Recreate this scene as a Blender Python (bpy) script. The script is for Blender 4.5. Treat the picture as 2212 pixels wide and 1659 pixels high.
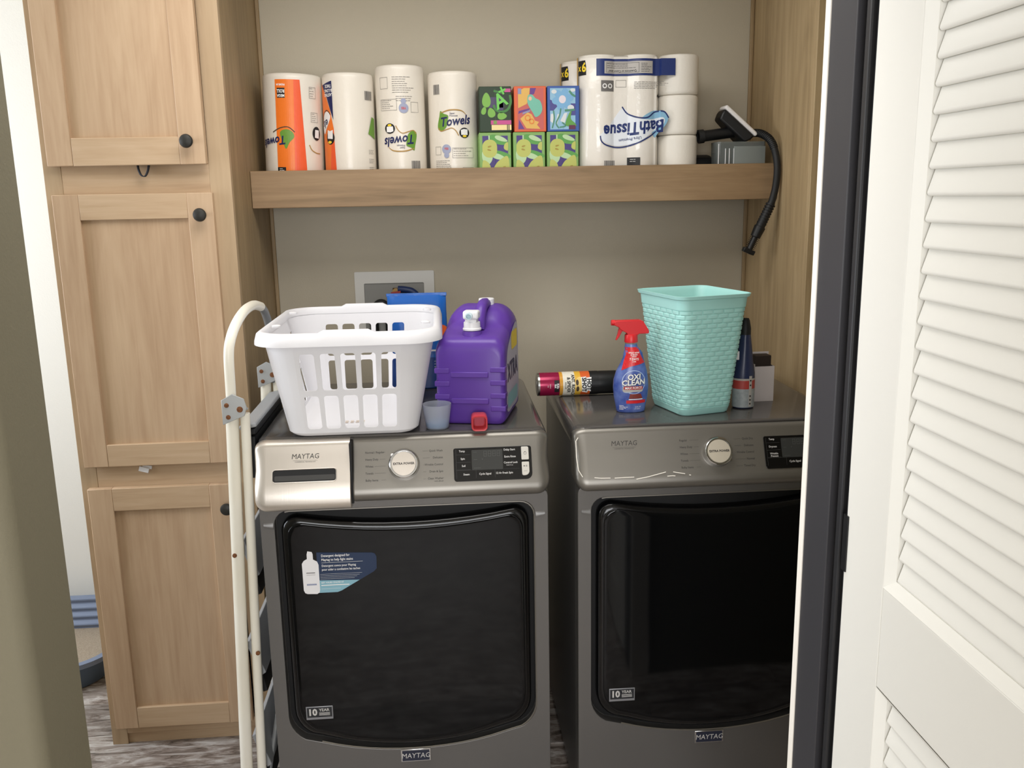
import bpy, bmesh, math, random
from mathutils import Vector, Matrix
random.seed(7)
PI = math.pi
for o in list(bpy.data.objects): bpy.data.objects.remove(o)
scene = bpy.context.scene
COL = scene.collection

# ------------------------------------------------------------------ camera
CAM_Z = 1.58
cam_d = bpy.data.cameras.new('camera')
cam_d.sensor_width = 36.0
cam_d.lens = 36.0 * 1928.0 / 2212.0
cam_d.clip_start = 0.02
cam = bpy.data.objects.new('camera', cam_d)
COL.objects.link(cam)
fw = Vector((0.07423949, 0.97578423, -0.2057514))
rt = Vector((0.99667092, -0.07957262, -0.0177562))
up = Vector((0.0336984, 0.20374823, 0.97844319))
M3 = Matrix((rt, up, -fw)).transposed()
cam.matrix_world = Matrix.Translation((0, 0, CAM_Z)) @ M3.to_4x4()
scene.camera = cam

# ------------------------------------------------------------------ world, lights, exposure
world = bpy.data.worlds.new('world'); scene.world = world
world.use_nodes = True
bg = world.node_tree.nodes['Background']
bg.inputs[0].default_value = (0.80, 0.88, 1.0, 1); bg.inputs[1].default_value = 0.25

def area_light(name, loc, target, sx, sy, power, col):
    d = bpy.data.lights.new(name, 'AREA'); d.shape = 'RECTANGLE'; d.size = sx; d.size_y = sy
    d.energy = power; d.color = col
    o = bpy.data.objects.new(name, d); COL.objects.link(o)
    o.location = loc
    o.rotation_euler = (Vector(target) - Vector(loc)).to_track_quat('-Z', 'Y').to_euler()
    return o
# daylight coming in through the window of the laundry room (left of the pantry), the hall window behind the
# viewer on the left and the dimmer one at the hall's end (the added laundry ceiling lamp is built with its fixture)
area_light('laundry_window_light', (-2.50, 2.12, 1.55), (0.0, 2.12, 1.55), 1.0, 1.2, 34, (0.90, 0.96, 1.05))
area_light('hall_window_light', (-2.35, 0.45, 1.55), (0.0, 0.45, 1.55), 1.2, 1.3, 12, (0.98, 0.98, 0.98))
area_light('hall_back_window_light', (-0.25, -2.70, 1.45), (-0.25, 0.0, 1.45), 1.9, 1.4, 70, (0.97, 0.98, 1.0))

scene.view_settings.view_transform = 'Standard'
scene.view_settings.look = 'None'
scene.view_settings.gamma = 1.0
scene.view_settings.exposure = 0.28
scene.view_settings.use_curve_mapping = False

# ------------------------------------------------------------------ materials
def lin(h):
    if isinstance(h, str):
        h = h.lstrip('#'); c = [int(h[i:i+2], 16) / 255 for i in (0, 2, 4)]
    else: c = [v / 255 for v in h]
    return tuple((v / 12.92 if v <= .04045 else ((v + .055) / 1.055) ** 2.4) for v in c) + (1,)

MATS = {}
def mat(name, hexc, rough=.5, metal=0., spec=.5, bump=None, vary=None, trans=0., ior=1.45, alpha=None, coat=0., sss=0.):
    """procedural principled material; bump=(scale,strength[,stretch]); vary=(scale,hex2,amount[,stretch])"""
    if name in MATS: return MATS[name]
    m = bpy.data.materials.new(name); m.use_nodes = True; MATS[name] = m
    nt = m.node_tree; N = nt.nodes; L = nt.links; b = N['Principled BSDF']
    b.inputs['Base Color'].default_value = lin(hexc)
    b.inputs['Roughness'].default_value = rough
    b.inputs['Metallic'].default_value = metal
    b.inputs['Specular IOR Level'].default_value = spec
    b.inputs['IOR'].default_value = ior
    b.inputs['Transmission Weight'].default_value = trans
    b.inputs['Coat Weight'].default_value = coat
    if sss: b.inputs['Subsurface Weight'].default_value = sss; b.inputs['Subsurface Radius'].default_value = (.01, .01, .01)
    if alpha is not None: b.inputs['Alpha'].default_value = alpha
    tc = N.new('ShaderNodeTexCoord')
    def noise(scale, stretch):
        mp = N.new('ShaderNodeMapping'); mp.inputs['Scale'].default_value = stretch
        L.new(tc.outputs['Object'], mp.inputs['Vector'])
        n = N.new('ShaderNodeTexNoise'); n.inputs['Scale'].default_value = scale; n.inputs['Detail'].default_value = 4
        L.new(mp.outputs[0], n.inputs['Vector']); return n
    if vary:
        n = noise(vary[0], vary[3] if len(vary) > 3 else (1, 1, 1))
        mx = N.new('ShaderNodeMix'); mx.data_type = 'RGBA'
        mx.inputs[6].default_value = lin(hexc); mx.inputs[7].default_value = lin(vary[1])
        mr = N.new('ShaderNodeMapRange'); mr.inputs[1].default_value = .35; mr.inputs[2].default_value = .65
        mr.inputs[4].default_value = vary[2]
        L.new(n.outputs[0], mr.inputs[0]); L.new(mr.outputs[0], mx.inputs[0]); L.new(mx.outputs[2], b.inputs['Base Color'])
    if bump:
        n = noise(bump[0], bump[2] if len(bump) > 2 else (1, 1, 1))
        bp = N.new('ShaderNodeBump'); bp.inputs['Strength'].default_value = bump[1]; bp.inputs['Distance'].default_value = .002
        L.new(n.outputs[0], bp.inputs['Height']); L.new(bp.outputs[0], b.inputs['Normal'])
    return m

def wood(name, base, dark, light, axis=2, rough=.45, grain=.5):
    if name in MATS: return MATS[name]
    m = bpy.data.materials.new(name); m.use_nodes = True; MATS[name] = m
    nt = m.node_tree; N = nt.nodes; L = nt.links; b = N['Principled BSDF']
    b.inputs['Roughness'].default_value = rough; b.inputs['Specular IOR Level'].default_value = .35
    tc = N.new('ShaderNodeTexCoord'); oi = N.new('ShaderNodeObjectInfo')
    ad = N.new('ShaderNodeVectorMath'); ad.operation = 'ADD'
    sc = N.new('ShaderNodeVectorMath'); sc.operation = 'SCALE'; sc.inputs['Scale'].default_value = 7.0
    cb = N.new('ShaderNodeCombineXYZ')
    for i in range(3): L.new(oi.outputs['Random'], cb.inputs[i])
    L.new(cb.outputs[0], sc.inputs[0]); L.new(tc.outputs['Object'], ad.inputs[0]); L.new(sc.outputs[0], ad.inputs[1])
    def stretched(across, along, scale, detail=5, dist=.6):
        mp = N.new('ShaderNodeMapping'); s = [across] * 3; s[axis] = along; mp.inputs['Scale'].default_value = s
        L.new(ad.outputs[0], mp.inputs['Vector'])
        n = N.new('ShaderNodeTexNoise'); n.inputs['Scale'].default_value = scale; n.inputs['Detail'].default_value = detail
        n.inputs['Distortion'].default_value = dist; n.inputs['Roughness'].default_value = .6
        L.new(mp.outputs[0], n.inputs['Vector']); return n
    n1 = stretched(1, .06, 60); n2 = stretched(1, .16, 9, 3, 1.2)
    r1 = N.new('ShaderNodeValToRGB'); e = r1.color_ramp.elements
    e[0].position = .30; e[0].color = lin(dark); e[1].position = .72; e[1].color = lin(light)
    k = e.new(.50); k.color = lin(base)
    av = N.new('ShaderNodeMix'); av.data_type = 'FLOAT'; av.inputs[0].default_value = grain
    L.new(n2.outputs[0], av.inputs[2]); L.new(n1.outputs[0], av.inputs[3])
    L.new(av.outputs[0], r1.inputs[0]); L.new(r1.outputs[0], b.inputs['Base Color'])
    bp = N.new('ShaderNodeBump'); bp.inputs['Strength'].default_value = .12; bp.inputs['Distance'].default_value = .001
    L.new(n1.outputs[0], bp.inputs['Height']); L.new(bp.outputs[0], b.inputs['Normal'])
    return m

def floor_mat():
    m = bpy.data.materials.new('weathered_plank_vinyl'); m.use_nodes = True
    nt = m.node_tree; N = nt.nodes; L = nt.links; b = N['Principled BSDF']
    b.inputs['Roughness'].default_value = .42
    tc = N.new('ShaderNodeTexCoord'); oi = N.new('ShaderNodeObjectInfo')
    cb = N.new('ShaderNodeCombineXYZ')
    for i in range(3): L.new(oi.outputs['Random'], cb.inputs[i])
    sc = N.new('ShaderNodeVectorMath'); sc.operation = 'SCALE'; sc.inputs['Scale'].default_value = 9
    ad = N.new('ShaderNodeVectorMath'); ad.operation = 'ADD'
    L.new(cb.outputs[0], sc.inputs[0]); L.new(tc.outputs['Object'], ad.inputs[0]); L.new(sc.outputs[0], ad.inputs[1])
    mp = N.new('ShaderNodeMapping'); mp.inputs['Scale'].default_value = (.22, 1, 1); L.new(ad.outputs[0], mp.inputs['Vector'])
    n = N.new('ShaderNodeTexNoise'); n.inputs['Scale'].default_value = 42; n.inputs['Detail'].default_value = 7; n.inputs['Distortion'].default_value = 1.0; n.inputs['Roughness'].default_value = .68
    L.new(mp.outputs[0], n.inputs['Vector'])
    r = N.new('ShaderNodeValToRGB'); e = r.color_ramp.elements
    e[0].position = .33; e[0].color = lin('5a4f47'); e[1].position = .66; e[1].color = lin('e6e1dc')
    k = e.new(.46); k.color = lin('9c8e84'); k = e.new(.55); k.color = lin('c2b8b0')
    L.new(n.outputs[0], r.inputs[0])
    mx = N.new('ShaderNodeMix'); mx.data_type = 'RGBA'; mx.blend_type = 'MULTIPLY'; mx.inputs[0].default_value = 1
    mr = N.new('ShaderNodeMapRange'); mr.inputs[3].default_value = .55; mr.inputs[4].default_value = 1.1
    L.new(oi.outputs['Random'], mr.inputs[0])
    L.new(r.outputs[0], mx.inputs[6]); L.new(mr.outputs[0], mx.inputs[7]); L.new(mx.outputs[2], b.inputs['Base Color'])
    bp = N.new('ShaderNodeBump'); bp.inputs['Strength'].default_value = .25; bp.inputs['Distance'].default_value = .001
    L.new(n.outputs[0], bp.inputs['Height']); L.new(bp.outputs[0], b.inputs['Normal'])
    return m

# ------------------------------------------------------------------ geometry helpers
def rrect(w, h, r, n=5, cx=0., cy=0.):
    """rounded rectangle outline, counter-clockwise; r a number or 4 radii (br, tr, tl, bl)"""
    rs = r if isinstance(r, (list, tuple)) else (r,) * 4
    out = []
    for (sx, sy, a0), rr in zip(((1, -1, -90), (1, 1, 0), (-1, 1, 90), (-1, -1, 180)), rs):
        x, y = sx * (w / 2 - rr), sy * (h / 2 - rr)
        if rr <= 1e-6: out.append((cx + x, cy + y)); continue
        for i in range(n + 1):
            a = math.radians(a0 + 90 * i / n); out.append((cx + x + rr * math.cos(a), cy + y + rr * math.sin(a)))
    return out
def circle(r, n=24, cx=0., cy=0.):
    return [(cx + r * math.cos(2 * PI * i / n), cy + r * math.sin(2 * PI * i / n)) for i in range(n)]
def ellipse(a, b, n=24, cx=0., cy=0., rot=0.):
    c, s = math.cos(rot), math.sin(rot)
    return [(cx + a * math.cos(t) * c - b * math.sin(t) * s, cy + a * math.cos(t) * s + b * math.sin(t) * c) for t in [2 * PI * i / n for i in range(n)]]
def smooth_pts(pts, n=6, closed=False):
    """catmull-rom through points of any dimension"""
    P = [Vector(p) if len(p) == 3 else Vector((p[0], p[1], 0)) for p in pts]; out = []
    m = len(P)
    for i in range(m if closed else m - 1):
        g = (lambda k: P[k % m]) if closed else (lambda k: P[min(max(k, 0), m - 1)])
        a, b, c, d = g(i - 1), g(i), g(i + 1), g(i + 2)
        for j in range(n):
            t = j / n
            out.append(.5 * ((2 * b) + (c - a) * t + (2 * a - 5 * b + 4 * c - d) * t * t + (3 * b - a - 3 * c + d) * t ** 3))
    if not closed: out.append(P[-1])
    return [tuple(v) for v in out] if len(pts[0]) == 3 else [(v.x, v.y) for v in out]

class MB:
    def __init__(s): s.v = []; s.f = []
    def add(s, vs, fs):
        k = len(s.v); s.v += [tuple(p) for p in vs]; s.f += [[i + k for i in q] for q in fs]; return s
    def box(s, x0, x1, y0, y1, z0, z1):
        return s.add([(x, y, z) for z in (z0, z1) for y in (y0, y1) for x in (x0, x1)],
                     [(0, 2, 3, 1), (4, 5, 7, 6), (0, 1, 5, 4), (2, 6, 7, 3), (0, 4, 6, 2), (1, 3, 7, 5)])
    def obox(s, c, ux, uy, uz):
        c, ux, uy, uz = map(Vector, (c, ux, uy, uz))
        return s.add([c + ux * x + uy * y + uz * z for z in (-1, 1) for y in (-1, 1) for x in (-1, 1)],
                     [(0, 2, 3, 1), (4, 5, 7, 6), (0, 1, 5, 4), (2, 6, 7, 3), (0, 4, 6, 2), (1, 3, 7, 5)])
    def loft(s, rings, cap0=True, cap1=True, closed=True):
        n = len(rings[0]); k = len(s.v)
        for r in rings: s.v += [tuple(p) for p in r]
        for i in range(len(rings) - 1):
            for j in range(n if closed else n - 1):
                a = k + i * n + j; b = k + i * n + (j + 1) % n
                s.f.append([a, b, b + n, a + n])
        if cap0: s.f.append([k + j for j in range(n)][::-1])
        if cap1: s.f.append([k + (len(rings) - 1) * n + j for j in range(n)])
        return s
    def prism(s, poly, fn, d0, d1):
        """extrude a 2D outline between depths d0,d1; fn(x,y,d)->point"""
        return s.loft([[fn(x, y, d0) for x, y in poly], [fn(x, y, d1) for x, y in poly]])
    def lathe(s, prof, n=28, c=(0, 0, 0), axis='z', cap=True):
        def pt(r, h, a):
            x, y = r * math.cos(a), r * math.sin(a)
            if axis == 'z': q = (x, y, h)
            elif axis == 'x': q = (h, x, y)
            else: q = (y, h, x)
            return (c[0] + q[0], c[1] + q[1], c[2] + q[2])
        return s.loft([[pt(r, h, 2 * PI * i / n) for i in range(n)] for r, h in prof], cap, cap)
    def lathe_dir(s, prof, c, d, n=28, cap=True):
        d = Vector(d).normalized(); a = d.orthogonal().normalized(); b = d.cross(a); c = Vector(c)
        return s.loft([[c + d * h + (a * math.cos(2 * PI * i / n) + b * math.sin(2 * PI * i / n)) * r for i in range(n)] for r, h in prof], cap, cap)
    def tube(s, pts, r, n=10, cap=True):
        P = [Vector(p) for p in pts]; rings = []; ref = None
        for i, p in enumerate(P):
            t = (P[min(i + 1, len(P) - 1)] - P[max(i - 1, 0)]).normalized()
            if ref is None: ref = t.orthogonal().normalized()
            ref = (ref - t * ref.dot(t)).normalized(); b = t.cross(ref)
            rr = r[i] if isinstance(r, (list, tuple)) else r
            rings.append([p + (ref * math.cos(2 * PI * k / n) + b * math.sin(2 * PI * k / n)) * rr for k in range(n)])
        return s.loft(rings, cap, cap)
    def flat(s, geo, fn):
        vs, fs = geo; return s.add([fn(x, y) for x, y in vs], fs)
    def build(s, name, m, parent=None, smooth=35, bevel=None, seg=2, solid=None):
        me = bpy.data.meshes.new(name); me.from_pydata(s.v, [], s.f); me.validate()
        if isinstance(m, bpy.types.Material): me.materials.append(m)
        if smooth:
            me.polygons.foreach_set('use_smooth', [True] * len(me.polygons))
            me.set_sharp_from_angle(angle=math.radians(smooth))
        me.update()
        o = bpy.data.objects.new(name, me); COL.objects.link(o)
        if parent: o.parent = parent
        if solid:
            k = o.modifiers.new('solid', 'SOLIDIFY'); k.thickness = solid; k.offset = 0
        if bevel:
            k = o.modifiers.new('bevel', 'BEVEL'); k.width = bevel; k.segments = seg; k.limit_method = 'ANGLE'; k.angle_limit = math.radians(40)
            k.harden_normals = False
        return o

def fix_normals(o):
    bm = bmesh.new(); bm.from_mesh(o.data); bmesh.ops.recalc_face_normals(bm, faces=bm.faces); bm.to_mesh(o.data); bm.free(); return o

def curve_geo(cu):
    o = bpy.data.objects.new('tmp', cu)
    me = bpy.data.meshes.new_from_object(o)
    vs = [tuple(v.co) for v in me.vertices]; fs = [list(p.vertices) for p in me.polygons]
    bpy.data.meshes.remove(me); bpy.data.objects.remove(o); bpy.data.curves.remove(cu)
    return vs, fs
def poly_geo(*outlines):
    """filled 2D shape; further outlines are holes"""
    cu = bpy.data.curves.new('tmp', 'CURVE'); cu.dimensions = '2D'; cu.fill_mode = 'BOTH'
    for ol in outlines:
        sp = cu.splines.new('POLY'); sp.points.add(len(ol) - 1); sp.use_cyclic_u = True
        for p, q in zip(sp.points, ol): p.co = (q[0], q[1], 0, 1)
    vs, fs = curve_geo(cu); return [(x, y) for x, y, z in vs], fs
def plate_geo(thick, *outlines):
    """plate with holes, spans z -thick/2..thick/2"""
    cu = bpy.data.curves.new('tmp', 'CURVE'); cu.dimensions = '2D'; cu.fill_mode = 'BOTH'; cu.extrude = thick / 2
    for ol in outlines:
        sp = cu.splines.new('POLY'); sp.points.add(len(ol) - 1); sp.use_cyclic_u = True
        for p, q in zip(sp.points, ol): p.co = (q[0], q[1], 0, 1)
    vs, fs = curve_geo(cu)
    bm = bmesh.new(); V = [bm.verts.new(v) for v in vs]
    for q in fs:
        try: bm.faces.new([V[i] for i in q])
        except ValueError: pass
    bmesh.ops.remove_doubles(bm, verts=bm.verts, dist=1e-6)
    bmesh.ops.recalc_face_normals(bm, faces=bm.faces)
    bm.verts.index_update(); r = ([tuple(v.co) for v in bm.verts], [[v.index for v in q.verts] for q in bm.faces]); bm.free(); return r
TXT = {}
def text_geo(s, size, bold=0., shear=0., align='CENTER', sx=1., flip=False, at=(0, 0), rot=0.):
    k = (s, bold, shear, align)
    if k not in TXT:
        cu = bpy.data.curves.new('tmp', 'FONT'); cu.body = s; cu.size = 1; cu.align_x = align; cu.align_y = 'CENTER'
        cu.shear = shear; cu.offset = bold; cu.resolution_u = 2
        TXT[k] = curve_geo(cu)
    vs, fs = TXT[k]; c, sn = math.cos(rot), math.sin(rot); out = []
    for x, y, z in vs:
        x, y = x * size * sx, y * size
        if flip: x, y = -x, -y
        out.append((at[0] + x * c - y * sn, at[1] + x * sn + y * c))
    return out, fs
def rect(x0, x1, y0, y1): return [(x0, y0), (x1, y0), (x1, y1), (x0, y1)], [(0, 1, 2, 3)]
def line_geo(pts, w, taper=None):
    """ribbon along a 2D line"""
    P = [Vector(p) for p in pts]; L = []; R = []
    for i, p in enumerate(P):
        t = (P[min(i + 1, len(P) - 1)] - P[max(i - 1, 0)]).normalized(); n = Vector((-t.y, t.x))
        ww = w * (taper(i / (len(P) - 1)) if taper else 1)
        L.append(p + n * ww / 2); R.append(p - n * ww / 2)
    m = len(P); return [tuple(q) for q in L + R], [(i, m + i, m + i + 1, i + 1) for i in range(m - 1)]
def ring_geo(r0, r1, n=28, cx=0, cy=0, sy=1.):
    return [(cx + r * math.cos(2 * PI * i / n), cy + sy * r * math.sin(2 * PI * i / n)) for r in (r0, r1) for i in range(n)], \
           [(i, (i + 1) % n, n + (i + 1) % n, n + i) for i in range(n)]
def move(geo, dx, dy, flip=False, rot=0., sc=1.):
    c, s = math.cos(rot), math.sin(rot); k = -1 if flip else 1
    return [(dx + sc * k * (x * c - y * s), dy + sc * k * (x * s + y * c)) for x, y in geo[0]], geo[1]
def join(*geos):
    v, f = [], []
    for a, b in geos:
        k = len(v); v += a; f += [[i + k for i in q] for q in b]
    return v, f
def sliced(geo, step):
    """cut a 2D shape along x so that it can bend round a cylinder"""
    bm = bmesh.new(); V = [bm.verts.new((x, y, 0)) for x, y in geo[0]]
    for q in geo[1]:
        try: bm.faces.new([V[i] for i in q])
        except ValueError: pass
    xs = [p[0] for p in geo[0]]; x = math.floor(min(xs) / step) * step + step
    while x < max(xs):
        bmesh.ops.bisect_plane(bm, geom=bm.verts[:] + bm.edges[:] + bm.faces[:], plane_co=(x, 0, 0), plane_no=(1, 0, 0)); x += step
    bm.verts.index_update(); r = ([(v.co.x, v.co.y) for v in bm.verts], [[v.index for v in q.verts] for q in bm.faces]); bm.free(); return r

# ------------------------------------------------------------------ scene-tree helpers
def tag(o, label=None, cat=None, group=None, kind=None):
    if label: o['label'] = label
    if cat: o['category'] = cat
    if group: o['group'] = group
    if kind: o['kind'] = kind
    return o
def thing(name, label, cat, loc=(0, 0, 0), rz=0., group=None, rot=None):
    o = bpy.data.objects.new(name, None); o.empty_display_size = .05; COL.objects.link(o)
    o.location = loc; o.rotation_euler = rot if rot else (0, 0, rz)
    return tag(o, label, cat, group)
def struct(o): o['kind'] = 'structure'; return o
def root(name, loc=(0, 0, 0)):
    o = bpy.data.objects.new(name, None); o.empty_display_size = .05; COL.objects.link(o); o.location = loc; o['kind'] = 'structure'; return o
def decal(name, m, parent, fn, *geos, tag_=None):
    b = MB()
    for g in geos: b.flat(g, fn)
    o = b.build(name, m, parent, smooth=None)
    if tag_: o['kind'] = tag_
    return o

# ------------------------------------------------------------------ shared materials
M_WALL = mat('beige_wall_paint', 'bfb6a3', .85, bump=(220, .25))
M_HALLWALL = mat('olive_beige_wall_paint', '7e7864', .8, bump=(240, .25))
M_WHITEWALL = mat('white_wall_paint', 'efece4', .8, bump=(220, .2))
M_CEIL = mat('ceiling_paint', 'e9e6de', .9)
M_DOOR = mat('white_semi_gloss', 'e4e2da', .42)
M_JAMB = mat('charcoal_jamb_paint', '353437', .5)
M_GAP = mat('black_rebate', '202022', .5)
M_WHITETRIM = mat('cream_white_trim', 'f7f1e6', .5)
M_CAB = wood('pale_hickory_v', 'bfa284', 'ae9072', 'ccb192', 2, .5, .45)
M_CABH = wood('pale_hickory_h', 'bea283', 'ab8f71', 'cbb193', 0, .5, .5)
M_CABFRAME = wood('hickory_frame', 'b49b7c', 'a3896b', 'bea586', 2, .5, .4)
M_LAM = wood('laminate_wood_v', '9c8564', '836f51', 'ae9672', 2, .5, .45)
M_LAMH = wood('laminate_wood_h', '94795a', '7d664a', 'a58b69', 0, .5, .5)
M_FLOOR = floor_mat()
M_BLACK = mat('black_plastic', '151516', .42)
M_KNOB = mat('dark_bronze_knob', '33322f', .45, metal=.3)
M_WHITEP = mat('white_plastic', 'e9e8ea', .35)
M_NAVY = mat('navy_print', '1c2356', .45)
M_INK = mat('black_ink', '1b1b1d', .5)
M_GREY_INK = mat('grey_ink', '6f6c6a', .5)
M_WHITE_INK = mat('white_ink', 'f2f0ee', .45)
M_FILM = mat('printed_white_film', 'e9e1d4', .28, bump=(45, .5))
M_CHROME = mat('chrome', 'c9c9c9', .16, metal=1.)
M_RUST = mat('rusty_rivet', '5a3420', .8, vary=(300, '8a5a30', .8))

# ================================================================== STRUCTURE
XL, XR, YB, YC = -0.5474, 1.0316, 2.9916, 2.4735       # alcove sides, back wall, pantry fronts
fl = root('floor')
MB().box(-2.6, 1.9, -2.8, 3.4, -.06, -.004).build('subfloor', M_FLOOR, fl, smooth=None)
yy = 1.265; row = 0
while yy < 3.3:
    x = -2.6 - (row * .47) % 1.22
    while x < 1.9:
        x0, x1 = max(x, -2.6), min(x + 1.22, 1.9)
        if x1 - x0 > .05 and not (x0 > -.4 and yy > 2.0):
            b = MB(); b.box(-(x1 - x0) / 2 + .001, (x1 - x0) / 2 - .001, -.089, .089, -.004, 0)
            o = b.build('plank', M_FLOOR, fl, smooth=None); o.location = ((x0 + x1) / 2, yy + .09, 0)
        x += 1.22
    yy += .18; row += 1
def wallbox(name, m, *a): return struct(MB().box(*a).build(name, m, smooth=None))
wallbox('ceiling', M_CEIL, -2.6, 1.9, -2.8, 3.4, 2.44, 2.5)
wallbox('wall_back', M_WALL, -1.03, 1.6, YB, YB + .12, 0, 2.44)
wallbox('wall_far', M_WHITEWALL, -2.6, -1.03, 3.22, 3.34, 0, 2.44)
wallbox('wall_right', M_WALL, 1.55, 1.65, -2.8, YB, 0, 2.44)
# left wall with the two window openings
wl = MB()
for z0, z1, y0, y1 in ((0, .92, -2.8, 3.4), (2.2, 2.44, -2.8, 3.4), (.92, 2.2, -2.8, -.17), (.92, 2.2, 1.07, 1.60), (.92, 2.2, 2.64, 3.4)):
    wl.box(-2.68, -2.58, y0, y1, z0, z1)
struct(wl.build('wall_left', M_WHITEWALL, smooth=None))
wb = MB()
for z0, z1, x0, x1 in ((0, .72, -2.6, 1.6), (2.18, 2.44, -2.6, 1.6), (.72, 2.18, -2.6, -1.22), (.72, 2.18, .72, 1.6)):
    wb.box(x0, x1, -2.9, -2.8, z0, z1)
struct(wb.build('wall_behind_viewer', M_HALLWALL, smooth=None))
for i, (p0, p1) in enumerate((((-2.64, 1.60, .92), (-2.62, 2.64, 2.2)), ((-2.64, -.17, .92), (-2.62, 1.07, 2.2)), ((-1.22, -2.86, .72), (.72, -2.84, 2.18)))):
    w = root('window_%d' % (i + 1), ((p0[0] + p1[0]) / 2, (p0[1] + p1[1]) / 2, p0[2]))
    sx, sy, sz = p1[0] - p0[0], p1[1] - p0[1], p1[2] - p0[2]
    along_y = sy > sx; ln = sy if along_y else sx
    for nm, a, b_, c, d in (('frame', -ln / 2, ln / 2, 0, .05), ('frame', -ln / 2, ln / 2, sz - .05, sz), ('frame', -ln / 2, -ln / 2 + .05, .05, sz - .05), ('frame', ln / 2 - .05, ln / 2, .05, sz - .05), ('mullion', -.02, .02, .05, sz - .05)):
        bb = MB()
        if along_y: bb.box(-.03, .03, a, b_, c, d)
        else: bb.box(a, b_, -.03, .03, c, d)
        bb.build(nm, M_WHITETRIM, w, smooth=None)
# partition between hall and laundry (opening for the folding door)
YN, YF = 1.19, 1.335
OL, OR = -0.590, 0.571
b = MB()
prof = [(-2.6, YN)] + [(OL - .02 + .02 * math.sin(a), YN + .02 - .02 * math.cos(a)) for a in [PI / 2 * i / 6 for i in range(7)]] + [(OL, YF), (-2.6, YF)]
b.loft([[(x, y, 0) for x, y in prof], [(x, y, 2.44) for x, y in prof]])
struct(b.build('wall_front_left', M_HALLWALL, smooth=40))
wallbox('wall_front_right', M_HALLWALL, OR + .062, 1.6, YN + .002, YF - .002, 0, 2.44)
wallbox('wall_front_header', M_HALLWALL, OL, OR + .062, YN, YF, 2.08, 2.44)
# charcoal door jamb on the right with rebate, and the white edge of the far casing
jb = root('trim_1', (OR, YF, 0))
MB().box(0, .05, -.095, -.010, 0, 2.08).build('jamb_board', M_JAMB, jb, bevel=.0015)
MB().box(.012, .05, -.15, -.095, 0, 2.08).build('rebate_board', M_GAP, jb, bevel=.001)
MB().box(.004, .02, -.128, -.112, 0, 2.08).build('stop_bead', M_GAP, jb, bevel=.003)
MB().box(-.002, .058, -.010, .006, 0, 2.08).build('casing_edge', M_WHITETRIM, jb, bevel=.001)
# added ceiling lamp, out of view, to brighten the back wall and shelf
cl = thing('added_ceiling_lamp', 'added white ceiling light panel over the laundry floor, above the frame', 'lamp', (-.10, 1.78, 2.44))
MB().box(-.62, .62, -.40, .40, -.03, 0).build('housing', M_WHITETRIM, cl, bevel=.004)
for sx in (-1, 1): MB().box(min(sx * .60, sx * .63), max(sx * .60, sx * .63), -.405, .405, -.05, -.0005).build('end_cap', M_WHITETRIM, cl, bevel=.004)
lamp = area_light('added_ceiling_lamp_light', (-.10, 1.78, 2.405), (-.10, 1.78, 0), 1.18, .78, 14.5, (1.0, 0.985, 0.96)); 
# corner mouldings of the alcove
for nm, xa, xb in (('trim_2', XL, XL + .012), ('trim_3', XR - .012, XR)):
    struct(MB().box(xa, xb, YB - .012, YB, 0, 2.44).build(nm, M_LAM, bevel=.003))

# louvred door, opened towards the viewer
dr = root('door_1', (OR + .002, YN - .006, 0))       # local y runs towards the viewer as -y
TH = .034; DW = .60
def dpart(nm, y0, y1, z0, z1, x0=0., x1=TH, bev=.002): return MB().box(x0, x1, -y1, -y0, z0, z1).build(nm, M_DOOR, dr, bevel=bev)
ST = .116
dpart('stile', 0, ST, .012, 2.06); dpart('stile', DW - ST, DW, .012, 2.06)
rails = ((.012, .20), (.915, 1.060), (1.93, 2.06))
for z0, z1 in rails: dpart('rail', ST, DW - ST, z0, z1)
# moulded bevel round each louvre opening
for z0, z1 in ((.20, .915), (1.060, 1.93)):
    y0, y1 = ST, DW - ST; w = .014
    b = MB()
    o_ = [(y0, z0), (y1, z0), (y1, z1), (y0, z1)]; i_ = [(y0 + w, z0 + w), (y1 - w, z0 + w), (y1 - w, z1 - w), (y0 + w, z1 - w)]
    b.loft([[(.0, -a, c) for a, c in o_], [(.010, -a, c) for a, c in i_], [(.030, -a, c) for a, c in i_]], False, False)
    b.build('moulding', M_DOOR, dr, smooth=None)
    # slats
    n = round((z1 - z0 - 2 * w) / .0312); pitch = (z1 - z0 - 2 * w) / n
    sl = bpy.data.meshes.new('slat')
    sb = MB(); ang = math.radians(73); hw = .0187; t = .0042
    ux = Vector((-math.cos(ang), 0, -math.sin(ang))) * hw; uz = Vector((-math.sin(ang), 0, math.cos(ang))) * t
    prof = []
    for k in range(9):                      # rounded long edges
        a = -PI / 2 + PI * k / 8; prof.append((hw - t + t * math.cos(a), t * math.sin(a)))
    for k in range(9):
        a = PI / 2 + PI * k / 8; prof.append((-hw + t + t * math.cos(a), t * math.sin(a)))
    e1 = Vector((-math.cos(ang), 0, -math.sin(ang))); e2 = Vector((-math.sin(ang), 0, math.cos(ang)))
    L_ = (y1 - y0) / 2 - w - .003
    sb.loft([[tuple(e1 * p + e2 * q + Vector((0, yv, 0))) for p, q in prof] for yv in (-L_, L_)])
    proto = None
    for k in range(n):
        if proto is None: proto = fix_normals(sb.build('slat', M_DOOR, dr, smooth=60)); o = proto
        else: o = proto.copy(); COL.objects.link(o); o.parent = dr
        o.location = (.0185, -(y0 + y1) / 2, z1 - w - pitch * (k + .47))
# hinge
hb = MB(); hb.lathe([(.0065, 1.035), (.0065, 1.120)], 12, (.012, .006, 0)); hb.box(-.002, .004, -.008, .006, 1.035, 1.12)
hb.build('hinge', M_BLACK, dr)

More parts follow.
